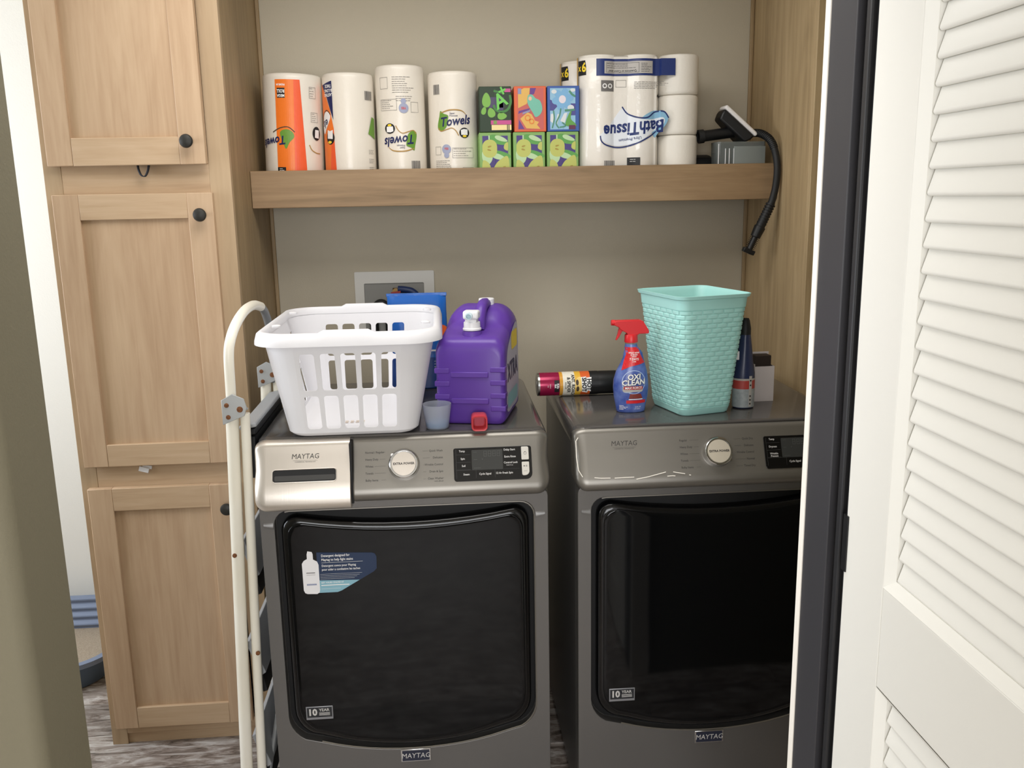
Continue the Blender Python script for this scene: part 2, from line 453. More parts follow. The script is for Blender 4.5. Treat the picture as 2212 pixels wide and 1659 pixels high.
# ================================================================== PANTRY CABINET (left)
def shaker_door(parent, x0, x1, z0, z1, st, rl_b, rl_t, yfront, knob, panel_right=None, th=.02):
    """frame-and-panel door standing proud of the face frame; local coords of the cabinet"""
    d = MB().box(x0 + st - .004, x1 - st + .004, yfront + .010, yfront + .016, z0 + rl_b - .004, z1 - rl_t + .004).build('door', M_CAB, parent, smooth=None)
    for a, c in ((x0, x0 + st), (x1 - st, x1)): MB().box(a, c, yfront, yfront + th, z0, z1).build('stile', M_CAB, d, bevel=.0018)
    for a, c in ((z0, z0 + rl_b), (z1 - rl_t, z1)): MB().box(x0 + st, x1 - st, yfront + .0004, yfront + th, a, c).build('rail', M_CABH, d, bevel=.0018)
    kb = MB(); kb.lathe_dir([(.006, 0), (.0055, .012), (.010, .016), (.0165, .021), (.0175, .026), (.0150, .031), (.008, .034), (.002, .0345)], (knob[0], yfront, knob[1]), (0, -1, 0), 24)
    kb.build('knob', M_KNOB, d)
    return d
pc = thing('pantry_cabinet', 'tall pale wood pantry cabinet with three panelled doors and dark knobs', 'cabinet', ((-1.0241 + XL) / 2, YC, 0))
CW = (XL + 1.0241) / 2
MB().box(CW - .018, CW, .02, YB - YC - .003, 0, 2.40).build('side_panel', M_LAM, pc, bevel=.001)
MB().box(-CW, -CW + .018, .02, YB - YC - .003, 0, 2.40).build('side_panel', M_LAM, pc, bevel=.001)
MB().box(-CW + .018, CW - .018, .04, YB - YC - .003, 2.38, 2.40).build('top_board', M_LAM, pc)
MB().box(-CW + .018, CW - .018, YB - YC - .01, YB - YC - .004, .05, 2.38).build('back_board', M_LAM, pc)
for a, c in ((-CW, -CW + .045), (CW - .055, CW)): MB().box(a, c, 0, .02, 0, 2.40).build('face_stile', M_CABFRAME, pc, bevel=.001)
for a, c in ((.035, .065), (.79, .87), (1.595, 1.685), (2.35, 2.40)): MB().box(-CW + .045, CW - .055, .0005, .02, a, c).build('face_rail', M_CABH, pc, bevel=.001)
MB().box(-CW + .045, CW - .055, .008, .022, 0, .036).build('toe_kick', M_CABH, pc)
cx = pc.location.x
shaker_door(pc, -1.003 - cx, -.606 - cx, .0625, .803, .066, .066, .066, -.0205, (-.6225 - cx, .737))
shaker_door(pc, -1.003 - cx, -.595 - cx, .866, 1.604, .066, .063, .066, -.0205, (-.625 - cx, 1.547))
ud = shaker_door(pc, -1.003 - cx, -.598 - cx, 1.676, 2.37, .066, .070, .066, -.0205, (-.637 - cx, 1.733))
ud.location = (0, 0, 0)
# door stands a finger's width ajar, hinged on its left edge
hx = -1.003 - cx; a = math.radians(-2.2)
ud.matrix_local = Matrix.Translation((hx, -.0005, 0)) @ Matrix.Rotation(a, 4, 'Z') @ Matrix.Translation((-hx, .0005, 0))
# strap and tag sticking out below the doors
st_ = MB(); P = smooth_pts([(-.014, .012, .030), (-.012, -.004, .0), (-.004, -.012, -.020), (.006, -.013, -.024), (.013, -.010, -.012), (.016, -.003, .006), (.017, .012, .030)], 5)
rings = []
for i, p in enumerate(P):
    t = (Vector(P[min(i + 1, len(P) - 1)]) - Vector(P[max(i - 1, 0)])).normalized(); s_ = Vector((0, 1, 0)); s_ = (s_ - t * s_.dot(t)).normalized(); n_ = t.cross(s_)
    rings.append([Vector(p) + s_ * sa + n_ * na for sa, na in ((-.006, -.0011), (.006, -.0011), (.006, .0011), (-.006, .0011))])
st_.loft(rings)
o = tag(st_.build('strap', mat('navy_webbing', '2a2f3a', .8, bump=(800, .4)), smooth=50), 'dark navy strap loop poking out below the upper cabinet door', 'strap')
o.location = (-.768, YC - .006, 1.672)
tg = MB().obox((0, 0, 0), (.013, 0, -.004), (0, .002, 0), (.0022, 0, .0068)).obox((.008, .003, .006), (.013, 0, -.002), (0, .001, 0), (.001, 0, .005))
o = tag(tg.build('hanging_tag', M_WHITEP, bevel=.001), 'small white plastic tag hanging below the middle cabinet door', 'tag')
o.location = (-.848, YC - .006, .851)

# right-hand cabinet (side panel and the shaded edge of its face frame)
M_LAM_LIT = wood('laminate_wood_lit', 'ae9671', '947d5c', 'bfa782', 2, .5, .45)  # same laminate as the left panel, its stronger light put into the colour
rc = thing('tall_cabinet', 'tall brown wood cabinet side panel right of the dryer', 'cabinet', (XR, YC, 0))
MB().box(0, .018, .02, YB - YC - .003, 0, 2.40).build('side_panel', M_LAM_LIT, rc, bevel=.001)
MB().box(0, .055, 0, .02, 0, 2.40).build('face_stile', M_LAM_LIT, rc, bevel=.0015)
MB().box(.45, .468, .02, YB - YC - .003, 0, 2.40).build('side_panel', M_LAM_LIT, rc)
MB().box(.055, .468, .002, .02, .0, 2.40).build('door', M_LAM_LIT, rc, bevel=.0015)
MB().box(.018, .45, .04, YB - YC - .003, 2.38, 2.40).build('top_board', M_LAM_LIT, rc)

# ================================================================== SHELF
SY, SD = 2.7192, 1.636
sh = thing('wall_shelf', 'long brown wood shelf spanning the alcove above the machines', 'shelf', (0, SY, SD))
MB().box(XL + .001, XR - .001, 0, .019, -.078, .029).build('face_board', M_LAMH, sh, bevel=.0015)
MB().box(XL + .001, XR - .001, .0195, YB - SY - .001, -.018, 0).build('deck', M_LAMH, sh, smooth=None)
for xx in (XL + .001, XR - .021): MB().box(xx, xx + .02, .03, YB - SY - .001, -.06, -.0185).build('cleat', M_LAM, sh)
# ================================================================== WASHER AND DRYER
M_SLATE = mat('slate_metallic_paint', '6f6d6b', .34, metal=.5, bump=(900, .03))
M_SLATETOP = mat('slate_top_gloss', '605d5b', .16, metal=.35, vary=(6, '5c5957', .5))
M_SILVER = mat('silver_console', '88847d', .38, metal=.7)
M_DRAWER = mat('brushed_silver_lit', 'd6cec4', .36, metal=.7, bump=(500, .04, (1, .02, .02)))  # lighter copy of the console silver, brighter reflection put into its colour
M_GLASSBLK = mat('black_door_glass', '07080a', .06, spec=.34)
M_DOORBLK = mat('gloss_black_door_frame', '0b0b0c', .16)
M_RECESS = mat('dark_recess', '0d0d0e', .6)
M_BTN = mat('pale_button', 'cfcbc2', .4)
M_PRINTD = mat('dark_console_print', '3d3a38', .5)
M_PRINTL = mat('pale_console_print', 'c9c7c4', .5)
M_LCD = mat('lcd_window', '3a3b3a', .12)
SB = (-.0153, .9144); SU = (.4024, .9155)               # base point and unit direction of the sloped console (y,z)
def cons(off, dy=0.):
    """map console-plane coordinates (x, s) to local points, off = height above the plane"""
    return lambda x, s, o=off: (x, dy + SB[0] + SU[0] * s - SU[1] * o, SB[1] + SU[1] * s + SU[0] * o)
def door_outline(g=0., dip=0.):
    """door shape in (x,z); g grows it, dip lowers the middle of the top edge"""
    pts = []
    w = .292 + g
    for i in range(13):                                   # bottom arc, left to right
        t = -1 + 2 * i / 12; pts.append((t * (w - .075), .247 - g + .030 * t * t + .004 * (t ** 4)))
    c = (w - .075, .300 - g + .052)
    for i in range(1, 7):
        a = math.radians(-72 + 72 * i / 6); pts.append((w - .075 + .075 * math.cos(a) - 0.0, .356 - g + .075 * math.sin(a)))
    rt_ = .035; zt = .858 + g
    for i in range(6):
        a = math.radians(90 * i / 5); pts.append((w - rt_ + rt_ * math.cos(a), zt - rt_ + rt_ * math.sin(a)))
    if dip:
        for i in range(1, 10):
            t = 1 - 2 * i / 10; pts.append((t * (w - rt_), zt - dip * (1 - t * t)))
    for i in range(6):
        a = math.radians(90 + 90 * i / 5); pts.append((-w + rt_ + rt_ * math.cos(a), zt - rt_ + rt_ * math.sin(a)))
    for i in range(6):
        a = math.radians(180 + 72 * i / 6); pts.append((-w + .075 + .075 * math.cos(a), .356 - g + .075 * math.sin(a)))
    return pts
def console_sections(x0, x1, dy, rl, rr, low=0.):
    """rounded console bar between x0 and x1; rl/rr = end rounding"""
    prof = [(.075, 1.030), (.052, 1.0335), (.040, 1.031), (.033, 1.025)]
    prof += [cons(0)(0, s)[1:] for s in (.116, .09, .06, .03, .008)]
    prof += [(-.0165, .910 - low), (-.0155, .902 - low), (-.0105, .893 - low), (-.001, .888 - low), (.075, .888 - low)]
    xs = []
    for k in range(7): xs.append((x0 + rl * (1 - math.cos(PI / 2 * k / 6)), rl * (1 - math.sin(PI / 2 * k / 6))))
    for k in range(6, -1, -1): xs.append((x1 - rr * (1 - math.cos(PI / 2 * k / 6)), rr * (1 - math.sin(PI / 2 * k / 6))))
    rings = []
    for x, ins in xs:
        ring = []
        for (y, z) in prof:
            cy, cz = .045, .962
            d = math.hypot(y - cy, z - cz); f = max(0, 1 - ins * 1.0 / max(d, .02)) if ins > 0 else 1
            yy = max(y, cy + (y - cy) * f) if y < cy else y
            ring.append((x, dy + yy, cz + (z - cz) * (f if z < cz else (1 - (1 - f) * .55))))
        rings.append(ring)
    return rings
def ribs(parent, nm, m, fn, texts, align, size=.0075):
    return decal(nm, m, parent, fn, *[text_geo(t, size, .01, 0, align, .9, at=p) for t, p in texts])

def machine(name, label, X, washer):
    r = thing(name, label, 'washing machine' if washer else 'dryer', (X, 2.012, 0))
    b = MB(); ring = rrect(.676, .635, .025, 5, 0, .345)
    b.loft([[(x, y, z) for x, y in ring] for z in (.03, 1.0)]); b.build('body', M_SLATE, r)
    for sx in (-1, 1):
        for yv in (.08, .60): MB().lathe([(.022, 0), (.022, .012), (.012, .016), (.012, .032)], 14, (sx * .28, yv, 0)).build('foot', M_BLACK, r)
    # top with a soft edge
    b = MB(); R = []
    for ins, z in ((.003, .985), (0, .99), (0, 1.018), (.003, 1.028), (.010, 1.0345), (.020, 1.0366)):
        R.append([(x, y, z) for x, y in rrect(.686 - 2 * ins, .640 - 2 * ins, .035 - min(ins, .015), 6, 0, .355)])
    b.loft(R); b.build('top_panel', M_SLATETOP, r, smooth=50)
    # raised lip where the top meets the console
    MB().tube([(-.315, .0445, 1.030), (-.30, .0435, 1.0335), (-.15, .043, 1.0345), (.15, .043, 1.0345), (.30, .0435, 1.0335), (.315, .0445, 1.030)], .0035, 8).build('top_lip', M_SLATETOP, r)
    # front skin with the door opening
    g = plate_geo(.034, rrect(.676, .875, .02, 4, 0, .0275 + .4375), door_outline(.014))
    b = MB(); b.add([(x, .017 - z, y) for x, y, z in g[0]], [q[::-1] for q in g[1]])
    fp = fix_normals(b.build('front_panel', M_SLATE, r, smooth=30, bevel=.009, seg=4))
    for sx in (-1, 1):                                    # crease on the pillars beside the door
        b = MB(); z = .836
        b.loft([[(sx * x, y, zz) for x, y, zz in ((q, .001, z - .003), (q, -.0035, z - .002 + dz), (q, -.0045, z + .004 + dz), (q, .001, z + .010))] for q, dz in ((.308, -.006), (.318, -.003), (.330, .0))])
        fix_normals(b.build('pillar_crease', M_SLATE, r, smooth=60))
    MB().prism(door_outline(.013), lambda x, z, d: (x, d, z), .026, .030).build('door_recess', M_RECESS, r, smooth=None)
    # door
    d = MB(); R = []
    for gg, y, dp in ((-.001, .024, .022), (-.001, .004, .022), (-.004, -.002, .022), (-.009, -.006, .022), (-.014, -.0075, .022)):
        R.append([(x, y, z) for x, z in door_outline(gg, dp)])
    d.loft(R); dd = fix_normals(d.build('door', M_DOORBLK, r, smooth=50))
    gl = MB(); R = []
    for gg, y in ((-.0145, -.0070), (-.0155, -.0088), (-.018, -.0095), (-.024, -.0098)):
        R.append([(x, y, z) for x, z in door_outline(gg, .022)])
    gl.loft(R, True, True); fix_normals(gl.build('door_glass', M_GLASSBLK, dd, smooth=60))
    ol = door_outline(.0125)
    MB().tube([(x, .001, z) for x, z in ol[:27]], .0022, 6, True).build('door_trim', M_SILVER, dd)
    F = lambda x, z: (x, -.0138, z)
    # console bar
    x0 = -.118 if washer else -.343
    b = MB(); b.loft(console_sections(x0, .343, 0, .004 if washer else .030, .030)); fix_normals(b.build('control_panel', M_SILVER, r, smooth=50))
    if washer:
        dy = -.012
        dw = MB(); sec = console_sections(-.343, -.123, dy, .028, .0012, .012)
        # drawer front: the bar with a recessed grip slot in the sloped face
        gs = cons(0, dy)
        dw.loft(sec); dwo = fix_normals(dw.build('detergent_drawer', M_DRAWER, r, smooth=50))
        sl = rrect(.146, .030, .007, 5, -.2275, .048)
        MB().prism(sl, lambda x, s, o: cons(o, dy)(x, s), .0002, .0007).build('grip_slot', M_RECESS, dwo, smooth=None)
        in_ = rrect(.138, .012, .003, 4, -.2265, .0425)
        MB().prism(in_, lambda x, s, o: cons(o, dy)(x, s), .0007, .0011).build('slot_floor', mat('slot_floor_grey', '3b3a38', .5), dwo, smooth=None)
        t = MB(); t.tube([cons(.001, dy)(x, s) for x, s in sl + sl[:1]], .0011, 6, False); t.build('slot_rim', M_DRAWER, dwo)
        decal('brand_print', M_PRINTD, dwo, cons(.0004, dy), text_geo('MAYTAG', .0170, 0, .12, 'CENTER', .92, at=(-.2255, .092)), rect(-.2535, -.1975, .0826, .0830), text_geo('COMMERCIAL TECHNOLOGY', .0036, 0, 0, 'CENTER', 1., at=(-.2255, .0795)))
        MB().box(-.1228, -.1182, -.006, .05, .885, 1.028).build('drawer_gap', M_RECESS, r, smooth=None)
    else:
        decal('brand_print', M_PRINTD, r, cons(.0004), text_geo('MAYTAG', .0170, 0, .12, 'CENTER', .92, at=(-.2235, .090)), rect(-.2515, -.1955, .0806, .0810), text_geo('COMMERCIAL TECHNOLOGY', .0036, 0, 0, 'CENTER', 1., at=(-.2235, .0775)))
        # scuffed, peeling edge along the lower left of the console
        peel = MB()
        for a in (((-.333, .108), (-.339, .10), (-.340, .06), (-.337, .03), (-.328, .0135)), ((-.300, .011), (-.285, .009), (-.262, .0085)), ((-.252, .008), (-.225, .0085), (-.205, .0085)), ((-.200, .0035), (-.170, .008), (-.128, .0175)), ((-.110, .017), (-.095, .014), (-.082, .0115)), ((-.125, .0075), (-.112, .008), (-.106, .0072)), ((-.072, .0085), (-.068, .0075))):
            peel.tube([cons(.0014 if i else .0008)(x, s) for i, (x, s) in enumerate(a)], .0011, 6)
        peel.build('peeling_edge', M_WHITETRIM, r)
    # knob
    kc = cons(0)(.001, .0605); n = Vector((0, -SU[1], SU[0]))
    k = MB(); k.lathe_dir([(.0365, 0), (.0365, .003), (.034, .012), (.0335, .017), (.0318, .0185), (.0298, .0185), (.0295, .0165), (.001, .0165)], kc, n, 40)
    ko = fix_normals(k.build('knob', M_CHROME, r, smooth=40))
    k2 = MB(); k2.lathe_dir([(.0282, .0166), (.0275, .0192), (.001, .0196)], kc, n, 40); k2.build('knob_cap', M_DRAWER if washer else mat('cream_knob_cap', 'cfc6b4', .4, metal=.3), ko)
    decal('knob_print', M_PRINTD, ko, lambda x, s: cons(.0200)(x + .001, s + .0605), text_geo('EXTRA POWER', .0072, .03, 0, 'CENTER', 1.0))
    pa = math.radians(140 if washer else -38)
    pm = MB(); pc_ = Vector(kc) + Vector((math.cos(pa) * .0345, 0, 0)) + Vector((0, SU[0], SU[1])) * math.sin(pa) * .0345
    pm.lathe_dir([(.0045, .0), (.0045, .010), (.003, .0125), (.0005, .013)], pc_, n, 12); pm.build('pointer', M_WHITE_INK if washer else M_CHROME, ko)
    L = ['Normal / Regular', 'Heavy Duty', 'Whites', 'Towels', 'Bulky Items'] if washer else ['Regular', 'Heavy Duty', 'Whites', 'Towels', 'Bulky Items']
    Rr = ['Quick Wash', 'Delicates', 'Wrinkle Control', 'Drain & Spin', 'Clean Washer'] if washer else ['Quick Dry', 'Delicates', 'Wrinkle Control', 'Normal', 'Timed Dry']
    geos = []
    for i in range(5):
        s = .0915 - i * .0163
        wl_ = len(L[i]) * .0031; wr = len(Rr[i]) * .0031
        geos.append(text_geo(L[i], .0070, .008, 0, 'LEFT', .9, at=(-.089, s))); geos.append(rect(-.086 + wl_, -.042 - (.0 if i in (0, 4) else 0), s - .0002, s + .0002) if -.086 + wl_ < -.045 else rect(-.046, -.042, s - .0002, s + .0002))
        geos.append(text_geo(Rr[i], .0070, .008, 0, 'RIGHT', .9, at=(.092, s - .001))); geos.append(rect(.045, max(.089 - wr, .048), s - .0012, s - .0008))
    if washer: geos.append(text_geo('with affresh', .005, 0, 0, 'RIGHT', .9, at=(.092, .0915 - 4 * .0163 - .0075)))
    decal('cycle_print', M_PRINTD, r, cons(.0004), *geos, tag_='stuff')
    # display
    dp = MB(); dp.prism(rrect(.184, .079, (.014, .006, .005, .007), 5, .209, .0545), lambda x, s, o: cons(o)(x, s), .0002, .0022)
    do = fix_normals(dp.build('display', M_DOORBLK, r, smooth=None, bevel=.0008))
    MB().prism(rrect(.073, .047, .002, 3, .196, .0645), lambda x, s, o: cons(o)(x, s), .0023, .0028).build('screen', M_LCD, do, smooth=None)
    tx = [('Temp', (.137, .086)), ('Spin' if washer else 'Dryness', (.1385, .068)), ('Soil' if washer else 'Wrinkle', (.140, .051)), ('Steam' if washer else '', (.146, .031)), ('Cycle Signal', (.190, .031)), ('12 Hr Fresh Spin' if washer else 'Damp Dry Signal', (.235, .0315)),
          ('Delay Start' if washer else 'Static Reduce', (.249, .086)), ('Extra Rinse' if washer else 'More Time', (.250, .0695)), ('Control Lock', (.251, .0555))]
    if not washer: tx.append(('Prevent', (.1405, .045)))
    decal('display_print', M_PRINTL, do, cons(.0026), *[text_geo(t, .0066, .02, 0, 'CENTER', .9, at=p) for t, p in tx if t], text_geo('Hold 3 sec', .004, .0, 0, 'CENTER', .9, at=(.2485, .0495)), tag_='stuff')
    decal('button_lines', mat('faint_button_line', '4a4a4a', .4), do, cons(.00245), *[rect(.1225, .1565, s, s + .0004) for s in (.0775, .0595, .0420)], rect(.1225, .271, .0405, .0408), rect(.1685, .1689, .022, .0405), rect(.2130, .2134, .022, .0405), rect(.1225, .1229, .022, .09))
    segs = []
    for q in range(4):
        xx = .188 + q * .0105
        for a_, c_, e_, f_ in ((0, .007, 0, .0005), (0, .007, .006, .0065), (0, .0005, 0, .0065), (.0065, .007, 0, .0065), (0, .007, .012, .0125), (0, .0005, .006, .0125), (.0065, .007, .006, .0125)): segs.append(rect(xx + a_, xx + c_, .072 + e_, .072 + f_))
    segs += [rect(.164, .172, .083, .0835), rect(.164, .172, .065, .0655), rect(.164, .180, .045, .0455), rect(.1835, .185, .065, .0665)]
    decal('screen_segments', mat('faint_segments', '5a5b5a', .3), do, cons(.0029), *segs)
    for s0, s1, rad in ((.0605, .0915, (.002, .004, .002, .002)), (.0235, .0555, (.010, .002, .002, .004))):
        bt = MB(); bt.prism(rrect(.0175, s1 - s0, rad, 5, .2855, (s0 + s1) / 2), lambda x, s, o: cons(o)(x, s), .002, .0062)
        bo = fix_normals(bt.build('button', M_BTN, do, smooth=None, bevel=.001))
        if s0 > .05: sg = [ring_geo(.0030, .0036, 20, .2855, .076), rect(.2852, .2858, .0765, .0805)]
        else: sg = [([(.281, .0435), (.281, .0475), (.2842, .0455)], [(0, 1, 2)]), rect(.2865, .2873, .0435, .0475), rect(.2882, .289, .0435, .0475), rect(.281, .289, .0335, .0339)]
        decal('button_symbol', M_PRINTD, bo, cons(.0065), *sg)
    # badges and stickers
    bz = MB().box(-.0385, .0365, -.0035, 0, .199, .2335); bo = bz.build('badge', M_CHROME, r, bevel=.0012)
    MB().box(-.0345, .0325, -.0045, -.0034, .2025, .230).build('badge_field', mat('badge_navy', '272b3c', .35), bo, smooth=None)
    decal('badge_print', M_PRINTL, bo, lambda x, z: (x - .001, -.0047, z + .2158), text_geo('MAYTAG', .0190, 0, .10, 'CENTER', .93))
    F2 = lambda x, z: (x, -.0102, z)
    wl2 = MB().box(-.262, -.197, -.0112, -.0090, .336, .371).build('warranty_label', mat('label_silver', '8f9094', .4, metal=.4), r, bevel=.001)
    MB().box(-.2595, -.1995, -.0116, -.0111, .3425, .3685).build('label_field', mat('label_dark', '26282c', .35), wl2, smooth=None)
    decal('label_print', M_PRINTL, wl2, lambda x, z: (x, -.0119, z), text_geo('10', .024, .04, 0, 'CENTER', .95, at=(-.2465, .3555)), text_geo('YEAR', .0105, .02, 0, 'LEFT', 1., at=(-.2305, .3615)), *[rect(-.2305, -.2045, z, z + .0014) for z in (.3535, .3505, .3475)])
    if washer:
        s = MB(); s.prism([(-.212, .6675), (-.168, .6675), (-.158, .671), (-.080, .716), (-.0735, .723), (-.0725, .752), (-.076, .7605), (-.083, .763), (-.212, .7695)], lambda x, z, d_: (x, d_, z), -.0110, -.0098)
        so = fix_normals(s.build('sticker', mat('sticker_navy', '1e3150', .3), r, smooth=None)); so['label'] = 'navy and pale blue sticker with a white bottle shape'
        decal('teal_band', mat('sticker_teal', '86b4c4', .3), so, lambda x, z: (x, -.0113, z), ([(-.212, .668), (-.168, .668), (-.158, .6715), (-.1145, .6965), (-.212, .6995)], [(0, 1, 2, 3, 4)]))
        bt = [(-.2465, .676), (-.2435, .669), (-.238, .6665), (-.2155, .6655), (-.210, .669), (-.2085, .676), (-.2085, .739), (-.2115, .747), (-.2205, .7525), (-.2205, .766), (-.2225, .7715), (-.2325, .7735), (-.2345, .766), (-.2345, .7545), (-.2425, .750), (-.2470, .743)]
        sb_ = MB(); sb_.prism(bt, lambda x, z, d_: (x, d_, z), -.0116, -.0105); fix_normals(sb_.build('bottle_cutout', M_WHITEP, so, smooth=None))
        decal('cutout_print', M_GREY_INK, so, lambda x, z: (x, -.0119, z), rect(-.238, -.2175, .7185, .7205), rect(-.238, -.2175, .7140, .7146))
        decal('cutout_band', mat('lilac_grey', '9aa0b8', .5), so, lambda x, z: (x, -.0119, z), rect(-.2385, -.2155, .688, .692))
        decal('sticker_print', M_WHITE_INK, so, lambda x, z: (x, -.0115, z),
              text_geo('Detergent designed for', .0086, .012, 0, 'LEFT', .82, at=(-.2015, .7605)), text_geo('Maytag to help fight stains', .0086, .012, 0, 'LEFT', .82, at=(-.2015, .7505)), rect(-.2015, -.105, .7430, .7436),
              text_geo('Detergent concu pour Maytag', .0080, .008, 0, 'LEFT', .82, at=(-.2015, .7355)), text_geo('pour aider a combattre les taches', .0080, .008, 0, 'LEFT', .82, at=(-.2015, .7260)),
              *[rect(-.206, -.108 - k * .006, .7145 - k * .004, .7149 - k * .004) for k in range(4)], text_geo('GET YOURS ONLINE AT', .0055, .01, 0, 'LEFT', .9, at=(-.205, .6930)), rect(-.205, -.139, .6855, .6875), rect(-.205, -.160, .6775, .6780))
    return r
machine('washing_machine', 'grey front-loading washing machine with an open detergent drawer and door sticker', -.104, True)
machine('tumble_dryer', 'grey front-loading dryer with scuffed console beside the louvred door', .644, False)
# ================================================================== THINGS ON THE SHELF
M_PAPER = mat('paper_towel_white', 'ebe5da', .6, bump=(160, .35))
M_ORANGE = mat('orange_print', 'f07a28', .35, bump=(40, .4))
M_ORANGE2 = mat('red_orange_print', 'ee5f34', .35, bump=(40, .4))
M_GREEN = mat('green_swoosh', '6a963a', .4)
M_GOLD = mat('gold_line', 'b08a48', .4)
M_BROWN = mat('brown_line', '4a3a2a', .5)
M_YEL = mat('yellow_print', 'f2d23a', .45)
M_PALEPRINT = mat('pale_grey_print', 'b5b0aa', .5)
M_SEAL = mat('seal_blue_grey', '9fa4bd', .5)
M_REDP = mat('red_print', 'd1473f', .5)
def cylmap(r, ph, off=.0006):
    return lambda x, y: ((r + off) * math.sin(ph + x / r), -(r + off) * math.cos(ph + x / r), y)
def bar_code(x, y, w, h):
    g = []; t = 0
    rnd = random.Random(3)
    while t < w - .001:
        d = rnd.choice((.0009, .0016, .0024)); g.append(rect(x + t, x + min(t + d, w), y, y + h)); t += d + rnd.choice((.0008, .0014))
    return join(*g)
def fine_print(x, y, w, n, pitch=.0042, seed=1, t=.0011):
    rnd = random.Random(seed); g = []
    for k in range(n):
        ww = w * rnd.uniform(.6, 1); xx = x
        while xx < x + ww - .004:
            d = min(rnd.uniform(.004, .011), x + ww - xx); g.append(rect(xx, xx + d, y - k * pitch - t, y - k * pitch)); xx += d + .0012
    return join(*g)
def frame_geo(x0, x1, y0, y1, t=.0008): return join(rect(x0, x1, y0, y0 + t), rect(x0, x1, y1 - t, y1), rect(x0, x0 + t, y0, y1), rect(x1 - t, x1, y0, y1))
def towel_roll(label, X, Y, r, H, lean=0., wob=0.):
    t = thing('paper_towel_roll', label, 'paper towel', (X, Y, SD + .0005), group='paper towel rolls on the shelf', rot=(0, lean, 0))
    b = MB(); R = []; rnd = random.Random(int(X * 1000)); n = 48
    ph = [rnd.uniform(0, 6.28) for _ in range(4)]
    for z, k in ((0, .93), (.004, .985), (.012, 1), (H * .25, 1), (H * .5, 1), (H * .75, 1), (H - .012, 1), (H - .004, .985), (H, .93)):
        R.append([((r - .0006) * k * (1 + wob * math.sin(3 * a + ph[0]) * .5 + wob * .4 * math.sin(5 * a + z * 20 + ph[1])) * math.cos(a), (r - .0006) * k * (1 + wob * math.sin(3 * a + ph[0]) * .5) * math.sin(a), z) for a in [2 * PI * i / n for i in range(n)]])
    b.loft(R); b.build('wrapped_roll', M_FILM, t, smooth=50)
    MB().lathe([(.022, H - .02), (.022, H + .0005), (.019, H + .0005), (.019, H - .02)], 20, cap=False).build('core', mat('cardboard_core', 'a88d6a', .8), t)
    return t
def towel_logo(t, r, ph, z, flip, bold=True):
    """green swoosh, gold line, 'Towels' lettering and the black towel-sheet button"""
    f = 1.
    def M(o): return cylmap(r, ph, o)
    mv = lambda g: sliced(move(g, 0, z, flip), .008)
    sw = smooth_pts([(-.050, -.006), (-.044, .018), (-.040, .034), (-.030, .026), (-.016, .020), (-.018, .004), (-.022, -.012), (-.034, -.022), (-.048, -.020)], 4, True)
    decal('swoosh', M_GREEN, t, M(.0008), mv(poly_geo(sw)))
    decal('swoosh_line', M_GOLD, t, M(.0009), mv(line_geo(smooth_pts([(-.040, .028), (-.010, .036), (.024, .034), (.042, .020)], 6), .0032, lambda s: .4 + .8 * math.sin(PI * min(1, s + .1)))),
          mv(line_geo(smooth_pts([(-.048, -.014), (-.040, -.024), (-.022, -.020), (-.006, -.016), (.006, -.024), (.014, -.038)], 6), .0026)))
    decal('name_print', M_NAVY, t, M(.0012), mv(text_geo('Towels', .037, .022, .28, 'CENTER', .86, at=(.004, .004), rot=.10)), mv(text_geo('Super', .0075, .01, .2, 'CENTER', .9, at=(-.004, .0265))), mv(text_geo('Premium', .0075, .01, .2, 'CENTER', .9, at=(0, .0195))))
    decal('button_dot', M_INK, t, M(.0010), mv(poly_geo(ellipse(.0165, .0150, 24, .0325, -.030))))
    decal('button_sheet', M_WHITE_INK, t, M(.0013), mv(poly_geo([(.021, -.022), (.030, -.019), (.043, -.020), (.0425, -.036), (.022, -.036)])))
    decal('button_note', M_YEL, t, M(.0016), mv(poly_geo(ellipse(.0065, .0032, 16, .0325, -.0395))))
TY = 2.855
# 1: orange banded roll at the left end
r1 = .0885
t = towel_roll('paper towel roll with a broad orange band, at the left end of the shelf', -.4385, 2.866, r1, .309, lean=.030, wob=.006)
decal('orange_band', M_ORANGE, t, cylmap(r1, 0), sliced(rect(-.040, .018, .002, .290), .006))
decal('red_edge', M_ORANGE2, t, cylmap(r1, 0, .0007), sliced(([(.012, .002), (.050, .002), (.034, .290), (.016, .290)], [(0, 1, 2, 3)]), .006))
decal('swoosh', M_GREEN, t, cylmap(r1, 0, .0010), sliced(move(poly_geo(smooth_pts([(-.016, .020), (.002, .030), (.020, .024), (.026, .008), (.012, -.008), (.002, -.026), (-.006, -.012)], 4, True)), -.013, .119), .006))
decal('swoosh_line', M_BROWN, t, cylmap(r1, 0, .0011), sliced(move(line_geo(smooth_pts([(-.040, .022), (-.014, .034), (.010, .036), (.028, .022)], 5), .0028), -.013, .119), .006))
decal('name_print', M_NAVY, t, cylmap(r1, 0, .0014), sliced(text_geo('Towels', .034, .025, .25, 'CENTER', .9, True, at=(-.055, .115), rot=.12), .006))
decal('roll_size_tile', M_INK, t, cylmap(r1, 0, .0010), sliced(rect(-.034, -.010, .238, .266), .006))
decal('roll_size_print', M_WHITE_INK, t, cylmap(r1, 0, .0013), sliced(text_geo('ROLL', .0130, .03, 0, 'CENTER', .75, True, at=(-.022, .2575)), .006), sliced(text_geo('MEGA', .0105, .03, 0, 'CENTER', .8, True, at=(-.022, .2445)), .006), sliced(text_geo('PREMIUM', .008, .02, 0, 'CENTER', .8, True, at=(-.022, .2755)), .006))
decal('store_mark', M_INK, t, cylmap(r1, 0, .0010), sliced(rect(-.040, -.014, .002, .040), .006))
